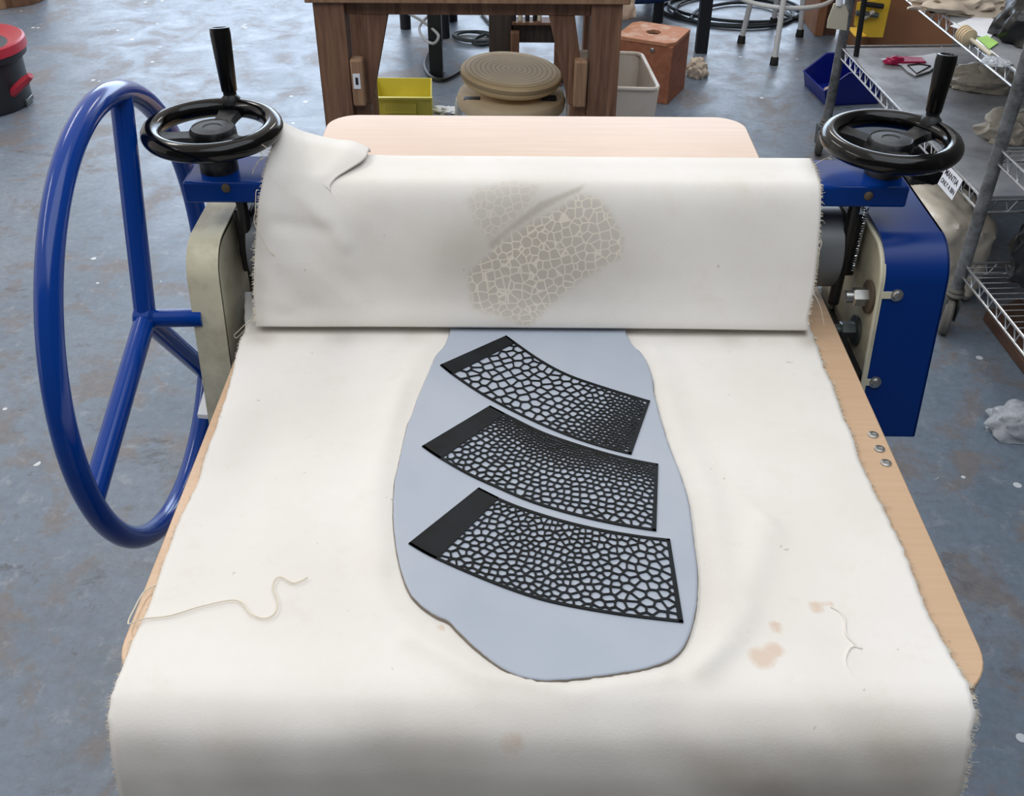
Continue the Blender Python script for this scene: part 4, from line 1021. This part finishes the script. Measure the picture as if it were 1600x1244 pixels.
# paper label hanging on the shelf edge
def on_truss(x, y):  # point on the vertical front plane of the rack
    r = ray(x, y); nn = -Q; t_ = (near-CO).dot(nn)/r.dot(nn); return CO+r*t_
la = on_truss(1483, 264); lb = on_truss(1507, 286)
la = V((*(near+D*((la-near).dot(D))).xy, Z2-0.001))-Q*0.006; lb = V((*(near+D*((lb-near).dot(D))).xy, Z2-0.001))-Q*0.006
u_ = (lb-la); lw = u_.length; u_.normalize()
dn = (V((0, 0, -1))-Q*0.25).normalized(); lh = 0.058
nm_ = u_.cross(dn); nm_ = nm_ if nm_.dot(-Q) > 0 else -nm_
sg = obj('paper_label', MB().hexa([la, lb, lb+dn*lh, la+dn*lh], [p+nm_*0.0006 for p in (la, lb, lb+dn*lh, la+dn*lh)]), 'paper')
tag(sg, 'white paper label with two lines of black lettering on the rack edge', 'label')
def text(s_, org, xd, yd, size, mat, parent, wmax=None):
    cu = bpy.data.curves.new('lettering', 'FONT'); cu.body = s_; cu.size = size; cu.extrude = 0.0; cu.offset = size*0.02
    to = bpy.data.objects.new('lettering', cu); COL.objects.link(to)
    dg = bpy.context.evaluated_depsgraph_get(); me = bpy.data.meshes.new_from_object(to.evaluated_get(dg))
    bpy.data.objects.remove(to)
    vs = [v.co.copy() for v in me.vertices]; fs = [tuple(p.vertices) for p in me.polygons]; bpy.data.meshes.remove(me)
    w_ = max(v.x for v in vs); k = min(1, wmax/w_) if wmax else 1
    m = MB().add([V(org)+xd*v.x*k+yd*v.y for v in vs], fs); return obj('lettering', m, mat, parent, smooth=0)
tn = nm_*0.0012
text('MANTIA', la+u_*0.006+dn*0.024+tn, u_, -dn, 0.022, 'ink', sg, lw-0.012)
text('ONLY A BIN', la+u_*0.006+dn*0.047+tn, u_, -dn, 0.018, 'ink', sg, lw-0.012)

# items on and under the shelves
def P(x, y, z): return pz(x, y, z)
c_ = P(1375, 100, Z2)
root = thing('snack_wrapper', 'opened red, white and black foil wrapper lying on the grey shelf plate', 'wrapper', V((c_.x+0.08, c_.y, Z2+0.002)))
z_ = Z2+0.003
crumple('foil_end', '', '', V((*P(1396, 99, z_).xy, z_)), (0.034, 0.018, 0.016), 'pinkwrap', 4, 0.4, 0.35, parent=root, n_=3)
m = MB(); q = [P(x, y, z_+0.006) for x, y in ((1404, 90), (1440, 92), (1447, 99), (1408, 99))]; m.hexa(q[::-1], [p+V((0, 0, 0.006)) for p in q[::-1]])
obj('foil_strip', m, 'pinkwrap', root, bevel=0.002)
m = MB(); q = [P(x, y, z_+0.002) for x, y in ((1375, 93), (1440, 88), (1462, 84), (1470, 98), (1452, 112), (1430, 119), (1418, 112), (1408, 102))]; m.prism(q[::-1], (0, 0, 0.003)); obj('white_film', m, 'paper', root)
m = MB(); m.tube([P(x, y, z_+0.007) for x, y in ((1418, 102), (1432, 115), (1454, 103), (1436, 100))], 0.0022, 5, closed=True); obj('printed_emblem', m, 'ink', root)

root = thing('honey_dipper', 'small turned wooden honey dipper lying on the upper grey shelf', 'honey dipper', V((*P(1510, 58, Z1).xy, Z1)))
h0 = P(1509, 55, Z1+0.021); h1 = P(1549, 86, Z1+0.008); ax = (h1-h0).normalized()
pr_ = [(0.004, -0.020), (0.016, -0.017)]
for k in range(4): pr_ += [(0.021, -0.014+k*0.009), (0.021, -0.010+k*0.009), (0.015, -0.008+k*0.009)]
pr_ += [(0.006, 0.024)]
obj('dipper_head', MB().lathe(h0, ax, pr_, 28), 'bat_plain', root); obj('dipper_handle', MB().tube([h0+ax*0.022, h1], [0.0045, 0.0055], 10), 'scraper', root)
z_ = Z1+0.002
o = obj('paper_sheet', MB().prism([P(x, y, z_) for x, y in ((1484, 41), (1545, 62), (1565, 40), (1540, 22), (1520, 28))], (0, 0, 0.0012)), 'paper'); tag(o, 'white paper sheet lying behind the honey dipper', 'paper')
o = obj('sticky_note', MB().prism([P(x, y, z_+0.002) for x, y in ((1526, 60), (1546, 77), (1560, 67), (1542, 56))], (0, 0, 0.0012)), 'green'); tag(o, 'light green note beside the honey dipper handle', 'note')
crumple('plastic_bag', 'large black plastic bag slumped at the top right corner of the rack', 'bag', V((*P(1592, 75, Z1).xy, Z1+0.002))+V((0.09, 0.07, 0)), (0.12, 0.12, 0.11), 'blackbag', 31, 0.3, 0.28)
crumple('plastic_bag', 'crumpled whitish-brown bag on the upper shelf above the paper sheet', 'bag', V((*P(1500, 14, Z1).xy, Z1+0.002)), (0.13, 0.085, 0.045), 'bagpaper', 33, 0.3, 0.4)
crumple('plastic_bag', 'thin clear plastic bag on the upper shelf near its right post', 'bag', V((*P(1556, 100, Z1).xy, Z1+0.002)), (0.035, 0.03, 0.008), 'clear', 35, 0.3, 0.4)
crumple('plastic_bag', 'greyish translucent bag on the lower grey shelf below the dipper', 'bag', V((*P(1540, 138, Z2).xy, Z2+0.002)), (0.12, 0.06, 0.06), 'milky', 37, 0.3, 0.35)
crumple('plastic_bag', 'small pale translucent bag on the grey shelf behind the crank handle', 'bag', V((*P(1492, 128, Z2).xy, Z2+0.002)), (0.04, 0.04, 0.04), 'milky', 39, 0.3, 0.35)
crumple('plastic_bag', 'pale crumpled bag on the grey shelf right of the near post', 'bag', V((*P(1585, 215, Z2).xy, Z2+0.002)), (0.10, 0.07, 0.055), 'milky', 41, 0.3, 0.4)
# wrapped block below the label
c_ = P(1483, 420, 0.0)
bk = MB(); rr0 = rrect(-0.085, -0.15, 0.085, 0.15, 0.035, 0)
X = Matrix.Translation(V((1.205, 2.62, 0.03))) @ Matrix.Rotation(radians(3), 4, 'Z')
import bmesh
bm = bmesh.new(); bmesh.ops.create_cube(bm, size=1); bmesh.ops.subdivide_edges(bm, edges=bm.edges[:], cuts=16, use_grid_fill=True)
vs = []
for v in bm.verts:
    p = v.co*2; q = V((p.x, p.y, p.z)); ln = (abs(p.x)**7+abs(p.y)**7+abs(p.z)**7)**(1/7); q = p/ln
    dsp = 1+0.10*abs(noise.noise(q*2.2))+0.05*abs(noise.noise(q*6))
    vs.append(X @ V((q.x*0.092*dsp, q.y*0.135*dsp, 0.13+q.z*0.125*dsp)))
m = MB().add(vs, [tuple(v.index for v in f_.verts) for f_ in bm.faces]); bm.free()
zmn = min(v.z for v in m.v); m.v = [v-V((0, 0, zmn)) for v in m.v]
M['wrapblock'] = plain('plastic_wrapped_clay_block', (206, 198, 184), 0.3, 0, 0.14, 14, bump=0.8)
tag(obj('clay_bag', m, 'wrapblock', smooth=30), 'beige block of clay in a shiny plastic bag under the labelled shelf', 'clay bag')
crumple('plastic_bag', 'black plastic bag on the floor under the grey shelf behind the right hand wheel', 'bag', V((1.27, 3.02, 0)), (0.17, 0.22, 0.17), 'blackbag', 51, 0.4, 0.25)
c_ = P(1590, 420, 0.205); crumple('plastic_bag', 'black plastic bag lying on the lowest wire deck at the right edge', 'bag', V((1.345, 2.27, 0.208)), (0.095, 0.11, 0.16), 'blackbag', 53, 0.4, 0.25)
o = obj('floor_plank', MB().prism([V((p.x, p.y, 0)) for p in (pz(1535, 500), pz(1640, 640), pz(1700, 600), pz(1590, 480))][::-1], (0, 0, 0.03)), 'plank', bevel=0.003); tag(o, 'worn brown wooden plank on the floor beneath the wire shelves', 'plank')
crumple('plastic_bag', 'crumpled clear plastic bag on the open floor at the right edge', 'bag', V((*pz(1592, 672, 0).xy, 0)), (0.08, 0.06, 0.05), 'clear', 57, 0.3, 0.3)

# blue hopper bin near the far post
fa = pz(1257, 133, 0); fb = pz(1290, 166, 0); dv = (fb-fa); wv = dv.length; dv.normalize(); bk_ = V((-dv.y, dv.x, 0)); bk_ = bk_ if bk_.x > 0 else -bk_
Lb = 0.22; root = thing('blue_bin', 'deep blue plastic hopper bin on the floor at the far post of the rack', 'bin', fa+dv*wv/2+bk_*Lb/2)
h1_, h2_ = 0.060, 0.13
def side(p0, off):
    a = [p0, p0+bk_*Lb, p0+bk_*Lb+V((0, 0, h2_)), p0+bk_*0.07+V((0, 0, h2_)), p0-bk_*0.015+V((0, 0, h1_))]
    return MB().prism(a, off)
t_ = 0.004
obj('bin_side', side(fa, dv*t_), 'bin_blue', root, bevel=0.001); obj('bin_side', side(fb-dv*t_, dv*t_), 'bin_blue', root, bevel=0.001)
obj('bin_front', MB().prism([fa, fb, fb-bk_*0.015+V((0, 0, h1_)), fa-bk_*0.015+V((0, 0, h1_))], bk_*t_), 'bin_blue', root, bevel=0.001)
obj('bin_back', MB().prism([fa+bk_*(Lb-t_), fb+bk_*(Lb-t_), fb+bk_*(Lb-t_)+V((0, 0, h2_)), fa+bk_*(Lb-t_)+V((0, 0, h2_))], bk_*t_), 'bin_blue', root, bevel=0.001)
obj('bin_floor', MB().prism([fa+V((0, 0, .001)), fb+V((0, 0, .001)), fb+bk_*Lb+V((0, 0, .001)), fa+bk_*Lb+V((0, 0, .001))], (0, 0, t_)), 'bin_blue', root)
obj('bin_rim', MB().tube([fa+bk_*Lb+V((0, 0, h2_)), fa+bk_*0.07+V((0, 0, h2_)), fa-bk_*0.015+V((0, 0, h1_)), fb-bk_*0.015+V((0, 0, h1_)), fb+bk_*0.07+V((0, 0, h2_)), fb+bk_*Lb+V((0, 0, h2_))], 0.004, 6), 'bin_blue', root)
c_ = fa+dv*wv*0.55+bk_*0.06+V((0, 0, 0.006)); crumple('clay_scrap', 'pinkish scrap lying inside the deep blue hopper bin', 'scrap', c_, (0.03, 0.03, 0.025), 'bagpaper', 61, 0.3, 0.3)

# cabinet / cardboard behind rack, yellow bin with tools, scraper, rod
Yc = 4.55
x0 = py(1346, 40, Yc).x; x1 = py(1500, 40, Yc).x
obj_c = thing('cardboard_box', 'tall brown cardboard box standing behind the rack', 'box', ((x0+x1)/2+.02, Yc+0.2, 0))
obj('box_side', MB().box((x0+0.03, Yc, 0), (x1+0.2, Yc+0.4, 0.9)), 'card', obj_c, bevel=0.003)
obj('box_corner', MB().box((x0+0.01, Yc-0.012, 0), (x0+0.035, Yc, 0.9)), 'tan_post', obj_c, bevel=0.002)
xa = py(1286, 60, 4.75).x; xb = py(1300, 60, 4.75).x
root = thing('wooden_cabinet', 'dark brown wooden cabinet with a tan front edge behind the far rack post', 'cabinet', (xb+0.05, 4.9, 0))
obj('edge_board', MB().box((xa, 4.90, 0), (xb, 5.2, 0.9)), 'tan_post', root, bevel=0.002); obj('cabinet_body', MB().box((xb, 4.91, 0), (x0+0.005, 5.2, 0.9)), 'plank', root, bevel=0.002)
M['plankdark'] = M['plank']
zy = 0.0
ya = py(1334, 20, 3.66)
tq = [py(1331, 12, 4.46), py(1366, 54, 4.46), py(1384, 18, 4.5), py(1345, -10, 4.5)]
cx = sum((p.x for p in tq))/4
zY = 0.42
base_c = V((py(1357, 40, 4.46).x, 4.46, 0))
yx0, yx1 = py(1332, 30, 4.44).x, py(1383, 30, 4.44).x
yb_ = thing('yellow_bin', 'bright yellow plastic bin of grey tools on the front of the tall cardboard box', 'bin', ((yx0+yx1)/2, 4.47, 0.44))
zt_, zb_ = py(1355, 2, 4.44).z, py(1355, 56, 4.44).z
m = MB().prism([V((yx0, 4.42, zt_)), V((yx0+0.005, 4.42, zb_+0.05)), V(((yx0+yx1)/2+0.01, 4.42, zb_)), V((yx1, 4.42, zb_)), V((yx1, 4.42, zt_+0.02))], (0, 0.004, 0))
obj('bin_front', m, 'yellow2', yb_); obj('bin_base', MB().box((yx0+0.02, 4.424, zb_), (yx1, 4.545, zb_+0.004)), 'yellow2', yb_); obj('bin_side', MB().box((yx1-0.004, 4.424, zb_), (yx1, 4.545, zt_)), 'yellow2', yb_)
for i, (a, b, c2_, d2) in enumerate(((1338, 20, 1372, 24), (1350, 6, 1380, 10), (1346, 30, 1366, 18))):
    o = obj('metal_tool', MB().tube([py(a, b, 4.40), py(c2_, d2, 4.40)], 0.011, 8), ('dullsteel', 'dark', 'milky')[i])
    tag(o, ('long grey tool across the front of the bright yellow bin', 'short dark tool topmost in the bright yellow bin', 'pale tool slanting in the bright yellow bin')[i], 'tool')
root = thing('scraper', 'cream plastic scraper hanging on the far rack post', 'scraper', py(1308, 48, 3.50))
q = [py(a, b, 3.515) for a, b in ((1303, 6), (1320, 6), (1326, 20), (1323, 48), (1292, 44), (1294, 30))]; obj('scraper_blade', MB().prism(q, (0, 0.006, 0)), 'scraper', root, bevel=0.001)
obj('scraper_handle', MB().tube([py(1311, 8, 3.518), py(1313, -20, 3.518)], 0.012, 10), 'paper', root)
p0 = py(1339, 80, 3.45); o = obj('metal_rod', MB().tube([V((p0.x, 3.45, Z2+0.002)), py(1352, -10, 3.45)], 0.0095, 10), 'dark'); tag(o, 'thin black rod standing upright on the grey shelf in front of the yellow bin', 'rod')
